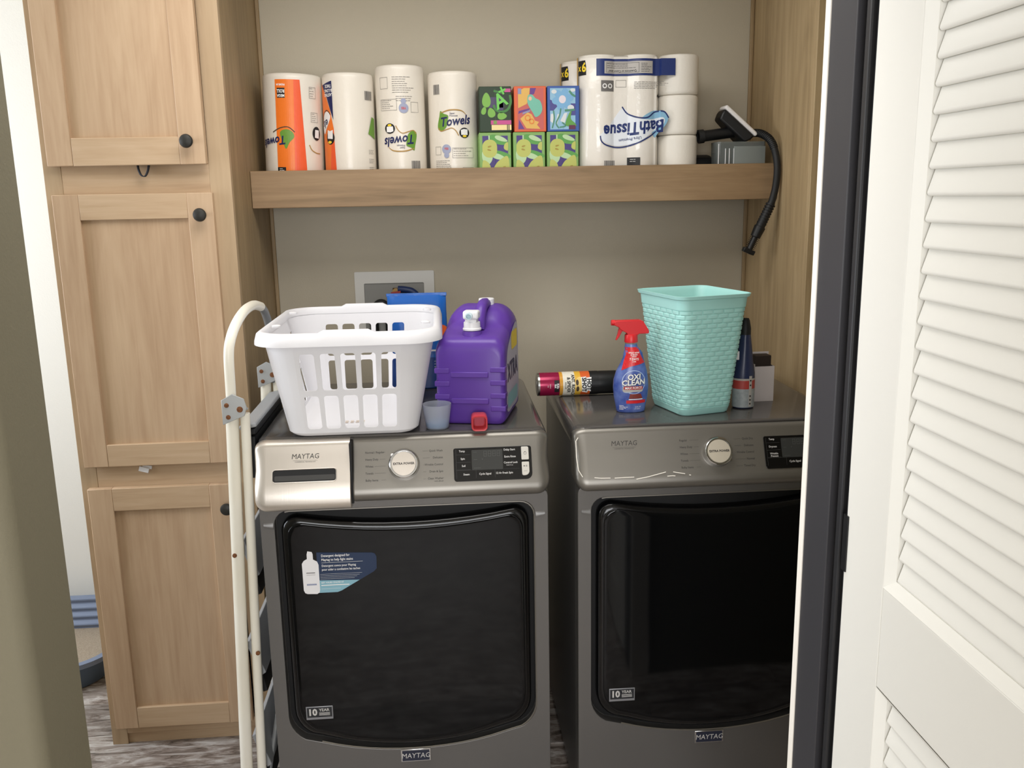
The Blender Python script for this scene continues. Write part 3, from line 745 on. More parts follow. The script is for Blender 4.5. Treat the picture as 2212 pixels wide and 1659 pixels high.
decal('store_mark_print', M_WHITE_INK, t, cylmap(r1, 0, .0013), sliced(text_geo('M', .017, .04, 0, 'CENTER', 1., True, at=(-.025, .016)), .006), sliced(fine_print(-.034, .036, .018, 2, .0045), .006))
decal('side_print', M_GREY_INK, t, cylmap(r1, 0, .0009), sliced(frame_geo(.062, .086, .240, .272), .006), sliced(fine_print(.064, .268, .018, 4, .007), .006), sliced(frame_geo(.066, .092, .172, .200), .006), sliced(fine_print(.069, .196, .02, 4, .006), .006))
decal('button_dot', M_INK, t, cylmap(r1, 0, .0010), sliced(poly_geo(ellipse(.016, .020, 24, .086, .140)), .006))
decal('button_sheet', M_WHITE_INK, t, cylmap(r1, 0, .0014), sliced(poly_geo([(.078, .128), (.095, .126), (.096, .150), (.080, .151)]), .006))
decal('lower_line', M_GOLD, t, cylmap(r1, 0, .0010), sliced(line_geo(smooth_pts([(.058, .106), (.066, .092), (.082, .084), (.10, .082)], 5), .0026), .006))
# 2: orange corner roll
r2 = .0775
t = towel_roll('paper towel roll with an orange and navy corner, second from the left', -.266, TY, r2, .309, lean=.008, wob=.006)
decal('orange_band', M_ORANGE, t, cylmap(r2, 0), sliced(([(-.105, .002), (-.040, .002), (-.043, .150), (-.055, .205), (-.078, .262), (-.105, .285)], [(0, 1, 2, 3, 4, 5)]), .006))
decal('red_edge', M_ORANGE2, t, cylmap(r2, 0, .0008), sliced(([(-.066, .002), (-.038, .002), (-.044, .150), (-.052, .130)], [(0, 1, 2, 3)]), .006))
decal('navy_corner', M_NAVY, t, cylmap(r2, 0, .0009), sliced(([(-.043, .175), (-.044, .286), (-.092, .276), (-.066, .240)], [(0, 1, 2, 3)]), .006))
decal('corner_print', M_WHITE_INK, t, cylmap(r2, 0, .0014), *[sliced(text_geo(s, .0125, .03, .1, 'CENTER', .72, True, at=(-.059, zz)), .006) for s, zz in (('THICK', .272), ('& LONG', .259), ('LASTING', .247))])
decal('oval', M_WHITE_INK, t, cylmap(r2, 0, .0010), sliced(poly_geo(smooth_pts([(-.10, .150), (-.088, .190), (-.068, .200), (-.054, .186), (-.062, .168), (-.076, .150), (-.088, .136)], 5, True)), .006))
decal('oval_line', M_BROWN, t, cylmap(r2, 0, .0012), sliced(line_geo(smooth_pts([(-.10, .172), (-.086, .196), (-.068, .203), (-.053, .190)], 6), .0026), .006))
decal('name_print', M_NAVY, t, cylmap(r2, 0, .0014), sliced(text_geo('els', .032, .02, .2, 'CENTER', .85, True, at=(-.078, .166), rot=.25), .006))
decal('button_dot', M_INK, t, cylmap(r2, 0, .0011), sliced(poly_geo(ellipse(.017, .020, 24, -.058, .124)), .006))
decal('button_sheet', M_WHITE_INK, t, cylmap(r2, 0, .0015), sliced(poly_geo([(-.070, .122), (-.048, .120), (-.046, .146), (-.058, .143), (-.068, .147)]), .006))
decal('button_note', M_YEL, t, cylmap(r2, 0, .0018), sliced(poly_geo(ellipse(.008, .004, 14, -.060, .111)), .006))
decal('side_print', M_GREY_INK, t, cylmap(r2, 0, .0009), sliced(bar_code(.058, .232, .03, .026), .006), *[sliced(fine_print(.066, zz, .03, 3, .005, int(zz * 1000)), .006) for zz in (.088, .062, .038, .018)])
decal('green_edge', M_GREEN, t, cylmap(r2, 0, .0010), sliced(poly_geo([(.066, .135), (.085, .185), (.1, .18), (.1, .12)]), .006))
# 3: tall white roll, logo upside down
r3 = .0748
t = towel_roll('taller white paper towel roll with the green logo upside down', -.1085, TY, r3, .330, wob=.004)
towel_logo(t, r3, 0, .118, True)
decal('fine_print', M_GREY_INK, t, cylmap(r3, 0, .0009), sliced(frame_geo(-.062, -.034, .262, .295), .006), sliced(fine_print(-.020, .295, .066, 8, .0062, 5), .006), sliced(fine_print(-.010, .240, .056, 3, .0060, 6), .006), sliced(frame_geo(-.062, -.008, .200, .232), .006), sliced(fine_print(-.059, .229, .048, 5, .0055, 7), .006), sliced(frame_geo(.034, .060, .194, .224), .006), sliced(bar_code(.030, .026, .030, .028), .006), tag_='stuff')
decal('seal', M_SEAL, t, cylmap(r3, 0, .0010), sliced(poly_geo(circle(.0145, 20, .012, .206)), .006), sliced(poly_geo(circle(.008, 16, .012, .226)), .006))
decal('seal_print', M_REDP, t, cylmap(r3, 0, .0014), sliced(text_geo('YES', .009, .03, 0, 'CENTER', 1., True, at=(.012, .206)), .006))
# 4: white roll, logo upright
r4 = .0755
t = towel_roll('white paper towel roll with the green logo upright, beside the tissue boxes', .0505, TY, r4, .311, wob=.004)
towel_logo(t, r4, 0, .163, False)
decal('fine_print', M_GREY_INK, t, cylmap(r4, 0, .0009), sliced(bar_code(-.064, .245, .022, .028), .006), sliced(frame_geo(-.062, -.042, .070, .094), .006), sliced(frame_geo(-.006, .064, .060, .090), .006), sliced(fine_print(-.003, .087, .062, 4, .0066, 8), .006), sliced(fine_print(-.062, .053, .06, 8, .0052, 9), .006), sliced(frame_geo(.024, .064, .004, .032), .006), tag_='stuff')
decal('seal', M_SEAL, t, cylmap(r4, 0, .0010), sliced(poly_geo(circle(.0140, 20, -.024, .086)), .006), sliced(poly_geo(circle(.008, 16, -.024, .068)), .006))
decal('seal_print', M_REDP, t, cylmap(r4, 0, .0014), sliced(text_geo('YES', .008, .03, 0, 'CENTER', 1., at=(-.024, .087)), .006))

# tissue boxes ------------------------------------------------------------------
def C(n, h): return mat('box_' + n, h, .5)
def tissue_box(label, x0, z0, yf, edge, side, w=.096, h=.1305, dep=.106, rz=0.):
    t = thing('tissue_box', label, 'tissue box', (x0 + w / 2, yf, z0), rz=rz, group='tissue boxes on the shelf')
    MB().box(-w / 2, w / 2, 0, dep, 0, h).build('carton', edge, t, bevel=.002)
    decal('side_art', side, t, lambda y, z: (-w / 2 - .0003, y, z), rect(.012, dep - .01, .008, h - .008))
    MB().box(-.0002, .0002, -.0004, 0, .006, h - .006).build('flap_seam', C('seam', '5d6a4a'), t, smooth=None)
    return t
def art(t, name, m, lvl, *gs):
    return decal(name, m, t, lambda x, z: (x, -.0004 - .00025 * lvl, z), *gs, tag_='stuff' if len(gs) > 1 else None)
def leaf(cx, cy, a, b, rot=0.): return poly_geo([(cx + math.cos(rot) * u - math.sin(rot) * v, cy + math.sin(rot) * u + math.cos(rot) * v) for u, v in [(a * math.cos(q), b * math.sin(q) * (1 - .25 * math.cos(q))) for q in [2 * PI * i / 18 for i in range(18)]]])
PURP = C('purple', '463a78'); GRN = C('pear_green', '8fb45a'); PEAR = C('pear_yellow', 'b7bb62'); LEAFD = C('leaf_dark', '5a9a4a'); LEAFL = C('leaf_light', 'b4cfa0')
lowlab = ('green pear-print tissue box under the dark green one', 'green pear-print tissue box under the orange one', 'green pear-print tissue box under the blue one')
for i, x0 in enumerate((.1240, .2260, .3275)):
    t = tissue_box(lowlab[i], x0, SD + .0005, 2.752, C('lime_edge', '7fa65e'), C('lime_side', '8fc268'))
    art(t, 'field', PURP, 0, rect(-.038, .038, 0.002, .121))
    art(t, 'leaf_print', LEAFD, 1, leaf(.010, .108, .030, .012, -.35), leaf(.018, .066, .030, .010, -.2))
    art(t, 'leaf_light_print', LEAFL, 2, leaf(.018, .112, .020, .0065, -.35), leaf(-.024, .060, .016, .022, .2), leaf(.010, .060, .022, .008, -.3))
    art(t, 'pear_print', PEAR, 3, poly_geo(rrect(.044, .052, .020, 6, -.0165, .084)), poly_geo(smooth_pts([(.038, .0), (.038, .060), (.012, .050), (-.002, .034), (-.008, .018), (-.002, .0)], 5, True)), poly_geo(smooth_pts([(-.038, .0), (-.038, .048), (-.022, .044), (-.014, .028), (-.012, .0)], 5, True)), poly_geo(smooth_pts([(.038, .102), (.028, .096), (.026, .084), (.034, .078), (.038, .080)], 4, True)))
    art(t, 'stem_print', LEAFL, 3, rect(-.020, -.016, .110, .122))
    art(t, 'pip_print', C('pip', 'a08a3a'), 5, leaf(-.017, .090, .006, .0022, .25), leaf(-.018, .080, .006, .0022, -.25), leaf(.026, .030, .005, .002, .3), leaf(.028, .022, .005, .002, -.1))
UP = SD + .0005 + .1312
t = tissue_box('dark green tissue box with leaf print on the top row', .1265, UP, 2.752, C('dark_green', '21351f'), C('dark_green_side', '16240f'))
art(t, 'purple_patch', C('dusk', '4a4260'), 0, rect(-.020, .026, .070, .100), rect(.010, .024, .062, .085))
art(t, 'leaf_print', C('bright_leaf', '79ad4a'), 1, leaf(-.026, .092, .021, .0125, PI / 2), leaf(-.034, .062, .012, .007, PI / 2 - .3), leaf(-.012, .056, .014, .011, PI / 2 + .3), leaf(.020, .046, .014, .010, 0))
art(t, 'swirl_print', C('swirl', '3f7a38'), 1, line_geo(smooth_pts([(.044, .106), (.046, .084), (.036, .064), (.016, .058), (.000, .066), (-.004, .078)], 6), .007), line_geo([(-.004, .118), (.020, .112), (.032, .122)], .006))
art(t, 'letter_print', C('letter', '70c456'), 3, text_geo('A', .058, .02, .1, 'CENTER', .95, at=(.014, .088), rot=.5), text_geo('+', .044, .02, 0, 'CENTER', 1., at=(.022, .116), rot=.4))
art(t, 'pink_block', C('pink', 'c2508a'), 2, rect(.028, .046, .114, .124), rect(-.014, .047, .022, .034))
art(t, 'cream_block', C('cream', 'ead598'), 3, rect(-.012, .034, .006, .021), rect(.0365, .0385, .006, .021), rect(.041, .047, .006, .021))
art(t, 'green_block', C('swirl2', '7a9a4a'), 4, rect(-.006, .004, .023, .033))
t = tissue_box('orange and yellow tissue box with a teal face-mask print', .2305, UP, 2.752, C('coral', 'd8643e'), C('coral_side', 'e08a5a'))
art(t, 'field', C('rose', 'c25f5a'), 0, rect(-.038, .040, .006, .125))
art(t, 'yellow_print', C('ochre', 'dcae5a'), 1, ([(-.036, .068), (-.036, .116), (-.018, .125), (.000, .125), (-.004, .100), (-.010, .080)], [(0, 1, 2, 3, 4, 5)]), ([(-.030, .038), (-.012, .010), (.030, .008), (.020, .020), (.026, .028), (.014, .032), (.004, .050), (-.008, .056)], [(0, 1, 2, 3, 4, 5, 6, 7)]))
art(t, 'purple_print', C('violet', '653c86'), 1, ([(-.036, .008), (-.018, .008), (-.034, .036)], [(0, 1, 2)]), ([(.000, .125), (.018, .125), (.012, .108), (.000, .104)], [(0, 1, 2, 3)]), ([(-.036, .052), (-.004, .062), (.000, .068), (-.034, .060)], [(0, 1, 2, 3)]))
art(t, 'blue_grey_print', C('bluegrey', '8a8fb0'), 2, rect(-.036, -.026, .108, .124), ([(-.024, .050), (.000, .058), (.000, .063), (-.022, .056)], [(0, 1, 2, 3)]))
art(t, 'mask_print', C('mask_teal', '74b8a2'), 3, poly_geo(smooth_pts([(-.006, .104), (.006, .106), (.016, .096), (.030, .088), (.036, .066), (.030, .050), (.016, .042), (.008, .054), (.000, .066), (-.008, .084)], 5, True)))
art(t, 'mask_loop', C('peach', 'e8b89a'), 4, poly_geo(ellipse(.005, .006, 14, .000, .095)))
art(t, 'swirl_print', C('orange2', 'e0803a'), 4, ring_geo(.005, .008, 18, .004, .030), ring_geo(.006, .009, 18, -.008, .040))
t = tissue_box('blue tissue box with a pale flower print', .3300, UP, 2.752, C('royal', '3a5aa0'), C('royal_side', '6a9ac8'))
art(t, 'field', C('sky', '8fb9d2'), 0, rect(-.040, .036, .006, .124))
art(t, 'indigo_print', C('indigo', '4d4a8a'), 1, ([(-.040, .060), (-.040, .092), (-.026, .084), (-.018, .072), (-.030, .060)], [(0, 1, 2, 3, 4)]), rect(.022, .036, .046, .080))
for k in range(6): art(t, 'petal_print', C('petal', '7aacd2'), 1.6 + .1 * k, poly_geo(ellipse(.015, .011, 16, -.002 + .018 * math.cos(k * PI / 3 + .2), .092 + .018 * math.sin(k * PI / 3 + .2), k * PI / 3 + .2)))
art(t, 'flower_centre', C('blush', 'ded4da'), 3, poly_geo(ellipse(.0105, .0115, 20, -.003, .092)))
art(t, 'white_print', C('pale_petal', 'd5d8d8'), 3, ([(-.040, .030), (-.038, .050), (-.028, .052), (-.032, .024)], [(0, 1, 2, 3)]), ([(-.024, .022), (-.018, .050), (-.010, .050), (-.020, .018)], [(0, 1, 2, 3)]), ([(-.010, .030), (.002, .052), (.012, .054), (.004, .024)], [(0, 1, 2, 3)]), poly_geo(ellipse(.010, .008, 14, .022, .068)), poly_geo(ellipse(.008, .006, 14, -.028, .114)), poly_geo(ellipse(.008, .005, 14, .028, .118)))
art(t, 'stem_print', C('stem', '4f8a70'), 4, line_geo(smooth_pts([(-.030, .060), (-.028, .036), (-.034, .010)], 5), .004), line_geo(smooth_pts([(-.008, .066), (-.012, .046), (-.022, .024), (-.014, .010)], 5), .004), line_geo(smooth_pts([(-.004, .026), (.006, .016), (-.012, .012)], 5), .004), line_geo(smooth_pts([(.018, .116), (.026, .106), (.036, .100)], 5), .006), line_geo([(.004, .060), (.034, .062)], .006))
art(t, 'leaf_print', C('grass', '5f9a45'), 4, poly_geo(smooth_pts([(.006, .018), (.016, .050), (.024, .058), (.022, .036), (.036, .022), (.036, .014)], 4, True)))
art(t, 'wine_block', C('wine', '5f2a4a'), 5, rect(.016, .036, .006, .018))

# bath tissue packs ---------------------------------------------------------------
M_ROLL = mat('bath_tissue_roll', 'e9e3d8', .55, bump=(120, .4))
M_CLEARFILM = mat('clear_wrap_white', 'ebe5db', .16, bump=(30, .9))
M_SKY = mat('pale_blue_ribbon', '8ab8d4', .4); M_ROYAL = mat('royal_print', '24346c', .4)
def tissue_pack(label, X, Y, Z):
    t = thing('bath_tissue_pack', label, 'toilet paper', (X, Y, Z), group='bath tissue packs on the shelf')
    D, Hh = .1235, .1165
    for c in range(3):
        for k in range(3):
            b = MB(); z0 = k * Hh + .0005; r = D / 2 - .0006
            b.lathe([(.020, z0 + .001), (r * .93, z0 + .001), (r * .985, z0 + .005), (r, z0 + .013), (r, z0 + Hh - .013), (r * .985, z0 + Hh - .005), (r * .93, z0 + Hh - .001), (.020, z0 + Hh - .001)], 36, (-.125 + c * D, D / 2, 0))
            b.build('roll', M_ROLL, t, smooth=60)
    # printed wrap over the two left columns: follows the roll fronts, with a soft valley between
    def front(x):
        y = D / 2
        best = D / 2
        for c in range(3):
            dx = x - (-.125 + c * D)
            if abs(dx) < D / 2: best = min(best, D / 2 - math.sqrt(max(0, (D / 2) ** 2 - dx * dx)))
        return max(min(best, .014 if x > -.125 else .06), 0) - .0022
    xs = [-.125 - D / 2 + .0004 + i * .004 for i in range(0, int((1.42 * D + D / 2) / .004))]
    b = MB(); zt = 3 * Hh
    rows = [(0.004, .006), (.012, 0), (zt * .33, 0), (zt * .66, 0), (zt - .012, 0), (zt - .003, .008)]
    b.loft([[(x, front(x) + dy + .0012 * math.sin(40 * x + 31 * z) * (1 if x < -.11 else .2), z) for x in xs] for z, dy in rows], False, False, closed=False)
    b.build('printed_wrap', M_CLEARFILM, t, smooth=80, solid=.0006)
    return t, front
tp, fr = tissue_pack('front nine-roll bath tissue pack with a blue ribbon logo, right of the tissue boxes', .6150, 2.742, SD + .0005)
tq, _ = tissue_pack('bath tissue pack hidden behind the front one, only its top left corner showing', .5800, 2.8635, SD + .0005)
tp.scale = (1, .972, 1); tq.scale = (1, .972, 1)
# print, on the front of the pack
def pk(off): return lambda x, z: (x, fr(x) - .0008 - off if x < .055 else min(fr(x), .002 + .06 * max(0, x - .115)) - .0012 - off, z)
S = lambda g: sliced(g, .004)
decal('navy_band', M_ROYAL, tp, pk(.001), S(rect(-.140, .098, .288, .336)))
decal('band_note', M_PALEPRINT, tp, pk(.0014), S(rect(-.116, .030, .294, .329)))
decal('band_print', M_INK, tp, pk(.0018), S(frame_geo(-.110, -.012, .297, .325)), S(text_geo('Questions or Comments?', .0085, .012, 0, 'CENTER', .95, True, at=(-.061, .3015))), S(fine_print(-.108, .322, .092, 3, .0055, 3)), S(fine_print(-.006, .322, .034, 6, .0045, 4)), tag_='stuff')
decal('pack_code', M_GREY_INK, tp, pk(.001), S(rect(-.126, -.086, .244, .275)), S(frame_geo(-.080, -.048, .256, .276)), S(fine_print(-.026, .270, .110, 5, .0045, 5)), S(bar_code(-.116, .026, .034, .018)), tag_='stuff')
decal('pack_code_print', M_WHITE_INK, tp, pk(.0014), S(ring_geo(.004, .007, 18, -.115, .259)), S(ring_geo(.004, .007, 18, -.098, .259)))
decal('ribbon', M_SKY, tp, pk(.001), S(poly_geo(smooth_pts([(-.004, .164), (.030, .186), (.058, .186), (.078, .172), (.074, .150), (.050, .122), (.040, .110), (.030, .128), (.046, .146), (.036, .160)], 5, True))))
decal('ribbon_field', mat('ribbon_field_pale', 'e4e8ee', .4), tp, pk(.0012), S(poly_geo(smooth_pts([(-.058, .196), (-.030, .170), (.020, .162), (.062, .168), (.066, .150), (.036, .128), (-.010, .098), (-.070, .086), (-.112, .096), (-.128, .116), (-.118, .128), (-.096, .150)], 5, True))))
decal('ribbon_line', M_ROYAL, tp, pk(.0016), S(line_geo(smooth_pts([(-.060, .200), (-.044, .180), (-.014, .168), (.016, .168), (.040, .184), (.066, .184), (.080, .166)], 6), .0040)), S(line_geo(smooth_pts([(-.128, .116), (-.124, .100), (-.106, .088), (-.066, .082), (-.020, .092), (.022, .112), (.044, .128)], 6), .0040)))
decal('name_print', M_ROYAL, tp, pk(.0020), S(text_geo('BathTissue', .050, .030, .16, 'CENTER', .84, True, at=(-.024, .138), rot=.09)), S(text_geo('Ultra Premium', .0125, .01, .1, 'CENTER', .9, True, at=(-.036, .106), rot=.12)))
decal('store_mark', M_INK, tp, pk(.001), S(rect(-.044, -.006, .0, .052)))
decal('store_mark_print', M_WHITE_INK, tp, pk(.0015), S(text_geo('M', .026, .05, 0, 'CENTER', 1.1, True, at=(-.025, .018))), S(fine_print(-.036, .047, .024, 2, .006)))
for tt in (tp, tq):
    mp_ = lambda x, z: (-.125 - (.0618) * math.cos(x / .0618), .0618 - .0618 * math.sin(x / .0618) - .0025, z)
    mq = (lambda o: (lambda x, z: (-.125 - (.0640 + o) * math.cos(x / .062), .0618 - (.0640 + o) * math.sin(x / .062), z)))
    decal('count_tile', M_INK, tt, mq(.0), sliced(rect(.018, .052, .292, .334), .004))
    decal('count_print', M_YEL, tt, mq(.0006), sliced(text_geo('6', .036, .03, 0, 'CENTER', .9, False, at=(.044, .313)), .004), sliced(text_geo('x', .028, .02, 0, 'CENTER', .9, False, at=(.026, .313)), .004))
    decal('yellow_stripe', mat('amber_stripe', 'e0b04a', .45), tt, mq(.0), sliced(rect(.004, .012, .20, .345), .004))

# cleaner attachments at the right end ----------------------------------------------
M_SMOKE = mat('smoky_clear_plastic', 'aab0ae', .12, trans=.75, ior=1.3)
M_RUB = mat('black_rubber', '18191a', .55)
cn = thing('steam_cleaner_nozzle', 'black triangular cleaning nozzle with a white pad at the shelf end', 'nozzle', (.93, 2.80, SD + .092))
ax = Vector((.70, 0, -.66)).normalized(); nx = Vector((.66, 0, .70)).normalized(); yv = Vector((0, 1, 0))
hc = Vector((-.012, -.01, .060))
def tri(k, w0, w1, L0, L1):
    return [hc + ax * L0 * k + yv * (-w0), hc + ax * L1 * k + yv * (-w1), hc + ax * L1 * k + yv * w1, hc + ax * L0 * k + yv * w0]
b = MB()
def slab(k, d): return [p + nx * d for p in tri(k, .030, .050, -.064, .064)]
b.loft([slab(1.0, .0), slab(1.0, .013)]); b.build('white_pad', mat('white_microfibre', 'e6e2df', .9, bump=(300, .5)), cn, bevel=.005, seg=3)
b = MB(); b.loft([slab(.80, -.034), slab(.92, -.016), slab(.95, -.0005)]); fix_normals(b.build('head', M_BLACK, cn, bevel=.006, seg=3))
b = MB(); b.tube([(-.118, -.016, .022), (-.040, -.014, .031), (.01, -.012, .038)], [.017, .0165, .02], 20); b.build('neck', M_BLACK, cn)
b = MB(); b.lathe_dir([(.0125, 0), (.0205, 0), (.0205, .016), (.0165, .018)], (-.131, -.0165, .0205), (1, .02, .11), 24, False); b.build('collar', M_RUB, cn)
b = MB(); b.lathe_dir([(.0126, .004), (.001, .0045)], (-.131, -.0165, .0205), (1, .02, .11), 20, False); b.build('socket', M_RECESS, cn)
dk = thing('crevice_tool', 'black stubby cleaning tool lying behind the clear container', 'cleaning tool', (.835, 2.86, SD + .0305))
b = MB(); b.lathe([(.020, -.03), (.030, -.026), (.030, .02), (.024, .03), (.024, .07), (.028, .072), (.028, .10)], 22, axis='x'); b.build('barrel', M_RUB, dk)
for q in range(8):
    a = 2 * PI * q / 8; MB().obox((-.003, .030 * math.cos(a), .030 * math.sin(a)), (.02, 0, 0), (0, .0015 * -math.sin(a), .0015 * math.cos(a)), (0, .001 * math.cos(a), .001 * math.sin(a))).build('ridge', M_RUB, dk)
cb_ = thing('measuring_container', 'clear grey plastic container standing at the right end of the shelf', 'container', (.922, 2.775, SD + .0005))
b = MB(); w, dpt, hh = .152, .075, .094
R = []
for k, z in ((.94, 0), (.96, .003), (1, hh)): R.append([(x * k, y * k, z) for x, y in rrect(w, dpt, .010, 4)])
for k, z in ((.975, hh), (.93, .005)): R.append([(x * k, y * k, z) for x, y in rrect(w, dpt, .010, 4)])
b.loft(R); b.build('tub', M_SMOKE, cb_)
b = MB(); b.loft([[(x, y, z) for x, y in rrect(.098, .0025, .001, 2, .024, -.0385)] for z in (.010, .080)]); b.build('frosted_panel', mat('frosted_grey', '8f9694', .5, alpha=.85), cb_, bevel=.0008)
for xx in (-.0735, -.052, -.040, -.026): MB().box(xx, xx + .0022, -.0392, -.0375, .004, .088 if xx < -.07 else .074).build('white_rib', M_WHITEP, cb_)
# hose that hangs over the shelf edge
hs = thing('attachment_hose', 'black ribbed accessory hose hanging over the right end of the shelf', 'hose', (1.0, 2.70, SD))
pts = [(-.045, .075, .120), (-.020, .045, .118), (.000, .012, .096), (.012, -.003, .058), (.0165, -.012, .010), (.0130, -.012, -.045), (.003, -.012, -.088)]
P = smooth_pts(pts, 8); b = MB(); b.tube(P, .0105, 14); b.build('hose', M_RUB, hs, smooth=60)
b = MB()
for i in range(2, 22): b.tube([Vector(P[i]) - (Vector(P[i + 1]) - Vector(P[i])).normalized() * .0016, Vector(P[i]) + (Vector(P[i + 1]) - Vector(P[i])).normalized() * .0016], .0122, 12)
o = b.build('hose_ribs', M_RUB, hs); o['kind'] = 'stuff'
A0, A1 = Vector((.003, -.012, -.088)), Vector((-.030, -.012, -.160)); dv = (A1 - A0).normalized()
b = MB(); b.tube([A0, A1], [.0115, .0145], 14); b.build('strain_relief', M_RUB, hs)
b = MB()
for k in range(8):
    c_ = A0 + dv * (.006 + k * .0085); b.tube([c_, c_ + dv * .0045], .0150, 14)
o = b.build('relief_ridges', M_RUB, hs); o['kind'] = 'stuff'
b = MB(); b.tube([A1, A1 + dv * .034], [.0175, .0150], 16); b.build('connector', M_BLACK, hs, bevel=.001)
b = MB(); b.tube([A1 + dv * .034, A1 + dv * .074], .0095, 14); b.build('stem', M_BLACK, hs)
b = MB(); sd = Vector((dv.z, 0, -dv.x))
for k in range(7):
    c_ = A1 + dv * (.038 + k * .0052); b.tube([c_ - sd * .0155, c_ + sd * .0155], .0009, 5)
o = b.build('bristles', M_BLACK, hs); o['kind'] = 'stuff'
b = MB(); e_ = A1 + dv * .080; b.obox(e_, sd * .0185, Vector((0, .010, 0)), dv * .0070); b.build('end_cap', M_BLACK, hs, bevel=.002)
o = tag(MB().box(-.022, .018, -.02, .02, 0, .008).build('folded_cloth', mat('pale_cloth', 'cfc4b4', .9), bevel=.003), 'small pale folded cloth behind the hose on the shelf', 'cloth'); o.location = (1.003, 2.80, SD + .001)
# ================================================================== THINGS ON THE MACHINES
HT = 1.0368
# laundry basket -------------------------------------------------------------------
M_BASKET = mat('white_basket_plastic', 'e3e2e5', .4, spec=.35)
lb = thing('laundry_basket', 'white plastic laundry basket with slotted walls on the washing machine', 'basket', (-.2185, 2.256, HT + .0012))
BW, BD, TW, TD, BH = .150, .219, .196, .250, .236          # half widths at bottom / top, height
def slot_panel(half_b, half_t, y_b, y_t, rot, ncol, pitch, sw):
    """one flat wall: trapezoid with two rows of rounded slots; returns geometry in basket coords"""
    z0, z1 = .012, BH
    sl = math.hypot(z1 - z0, y_t - y_b)
    def wid(s): return half_b + (half_t - half_b) * s / sl
    out = [(-half_b, 0), (half_b, 0), (half_t, sl), (-half_t, sl)]
    holes = []
    for (s0, s1) in ((.010, .091), (.104, .192)):
        for k in range(ncol):
            c = (k - (ncol - 1) / 2) * pitch; f0 = 1 + (s0 - .1) * .35; f1 = 1 + (s1 - .1) * .35
            o = []
            for x, y in rrect(sw, s1 - s0, .007, 4): 
                f = 1 + ((s0 + s1) / 2 + y - .1) * .40
                o.append((c * f + x, (s0 + s1) / 2 + y))
            holes.append(o)
    vs, fs = plate_geo(.0030, out, *holes)
    c_, s_ = math.cos(rot), math.sin(rot); P = []
    for x, s, d in vs:
        y = y_b + (y_t - y_b) * s / sl; z = z0 + (z1 - z0) * s / sl
        y -= d * (z1 - z0) / sl; z += d * (y_t - y_b) / sl
        P.append((x * c_ - y * s_, x * s_ + y * c_, z))
    return P, fs
RB, RT_ = .042, .074
b = MB()
b.add(*slot_panel(BW - RB, TW - RT_, -BD, -TD, 0, 5, .0445, .0335))
b.add(*slot_panel(BW - RB, TW - RT_, -BD, -TD, PI, 5, .0445, .0335))
b.add(*slot_panel(BD - RB, TD - RT_, -BW, -TW, PI / 2, 7, .0445, .0300))
b.add(*slot_panel(BD - RB, TD - RT_, -BW, -TW, -PI / 2, 7, .0445, .0300))
for sx, sy, a0 in ((1, 1, 0), (-1, 1, 90), (-1, -1, 180), (1, -1, 270)):      # solid rounded corners
    R = []
    for k in range(7):
        a = math.radians(a0 + 15 * k)
        lo = Vector((sx * (BW - RB) + RB * math.cos(a), sy * (BD - RB) + RB * math.sin(a), .012)); hi = Vector((sx * (TW - RT_) + RT_ * math.cos(a), sy * (TD - RT_) + RT_ * math.sin(a), BH))
        n_ = Vector((math.cos(a), math.sin(a), 0)) * .0015
        R.append([lo - n_, lo + n_, hi + n_, hi - n_])
    b.loft(R)
# curved foot and base plate
R = []
for ins, z in ((.020, .0), (.010, .003), (.003, .008), (-.0012, .014)): R.append([(x, y, z) for x, y in rrect(2 * (BW - ins), 2 * (BD - ins), RB - ins * .6, 6)])
for ins, z in ((.002, .014), (.010, .008), (.024, .005)): R.append([(x, y, z) for x, y in rrect(2 * (BW - ins), 2 * (BD - ins), RB - ins * .6, 6)])
b.loft(R); b.build('body', M_BASKET, lb, smooth=40)
# rolled rim
b = MB(); R = []
def rim_ring(ins, dz):
    out = []
    for x, y in rrect(2 * (TW - ins), 2 * (TD - ins), RT_ - ins * .5, 9):
        out.append((x, y, BH + dz))
    return out
def dense(ring):
    o = []
    for i, p in enumerate(ring):
        q = ring[(i + 1) % len(ring)]; d = math.hypot(q[0] - p[0], q[1] - p[1]); k = max(1, int(d / .012))
        for j in range(k): o.append(tuple(p[c] + (q[c] - p[c]) * j / k for c in range(3)))
    return o
base = dense(rrect3 := [(x, y, 0) for x, y in rrect(2 * TW, 2 * TD, RT_, 9)])
def rim(ins, dz):
    out = []
    for x, y, _ in base:
        fx, fy = (TW - ins) / TW, (TD - ins) / TD
        lift = 0
        if abs(x) < .060: lift = .0065 * min(1, max(0, (.062 - abs(x)) / .006))       # raised grips front and back
        out.append((x * fx, y * fy, BH + dz + (lift if dz > .005 else 0)))
    return out
for ins, dz in ((.002, -.004), (-.010, .000), (-.0165, -.012), (-.0190, -.014), (-.0185, -.006), (-.0140, .010), (-.0085, .0145), (-.002, .0150), (.0025, .010), (.0030, -.004)): R.append(rim(ins, dz))
b.loft(R, False, False); fix_normals(b.build('rim', M_BASKET, lb, smooth=55))
for sx in (-1, 1):
    for sy in (-1, 1): MB().lathe([(.011, 0), (.011, .004), (.008, .006), (.001, .0065)], 14, (sx * (TW - .020), sy * (TD - .125), BH + .0125)).build('rim_stud', M_BASKET, lb)
decal('care_mark', mat('faded_orange_mark', 'cdb8a0', .6), lb, lambda x, y: (x, y, .0072), *[rect(-.03 + .013 * (k % 4), -.022 + .013 * (k % 4), -.11 + .012 * (k // 4), -.104 + .012 * (k // 4)) for k in range(8)])

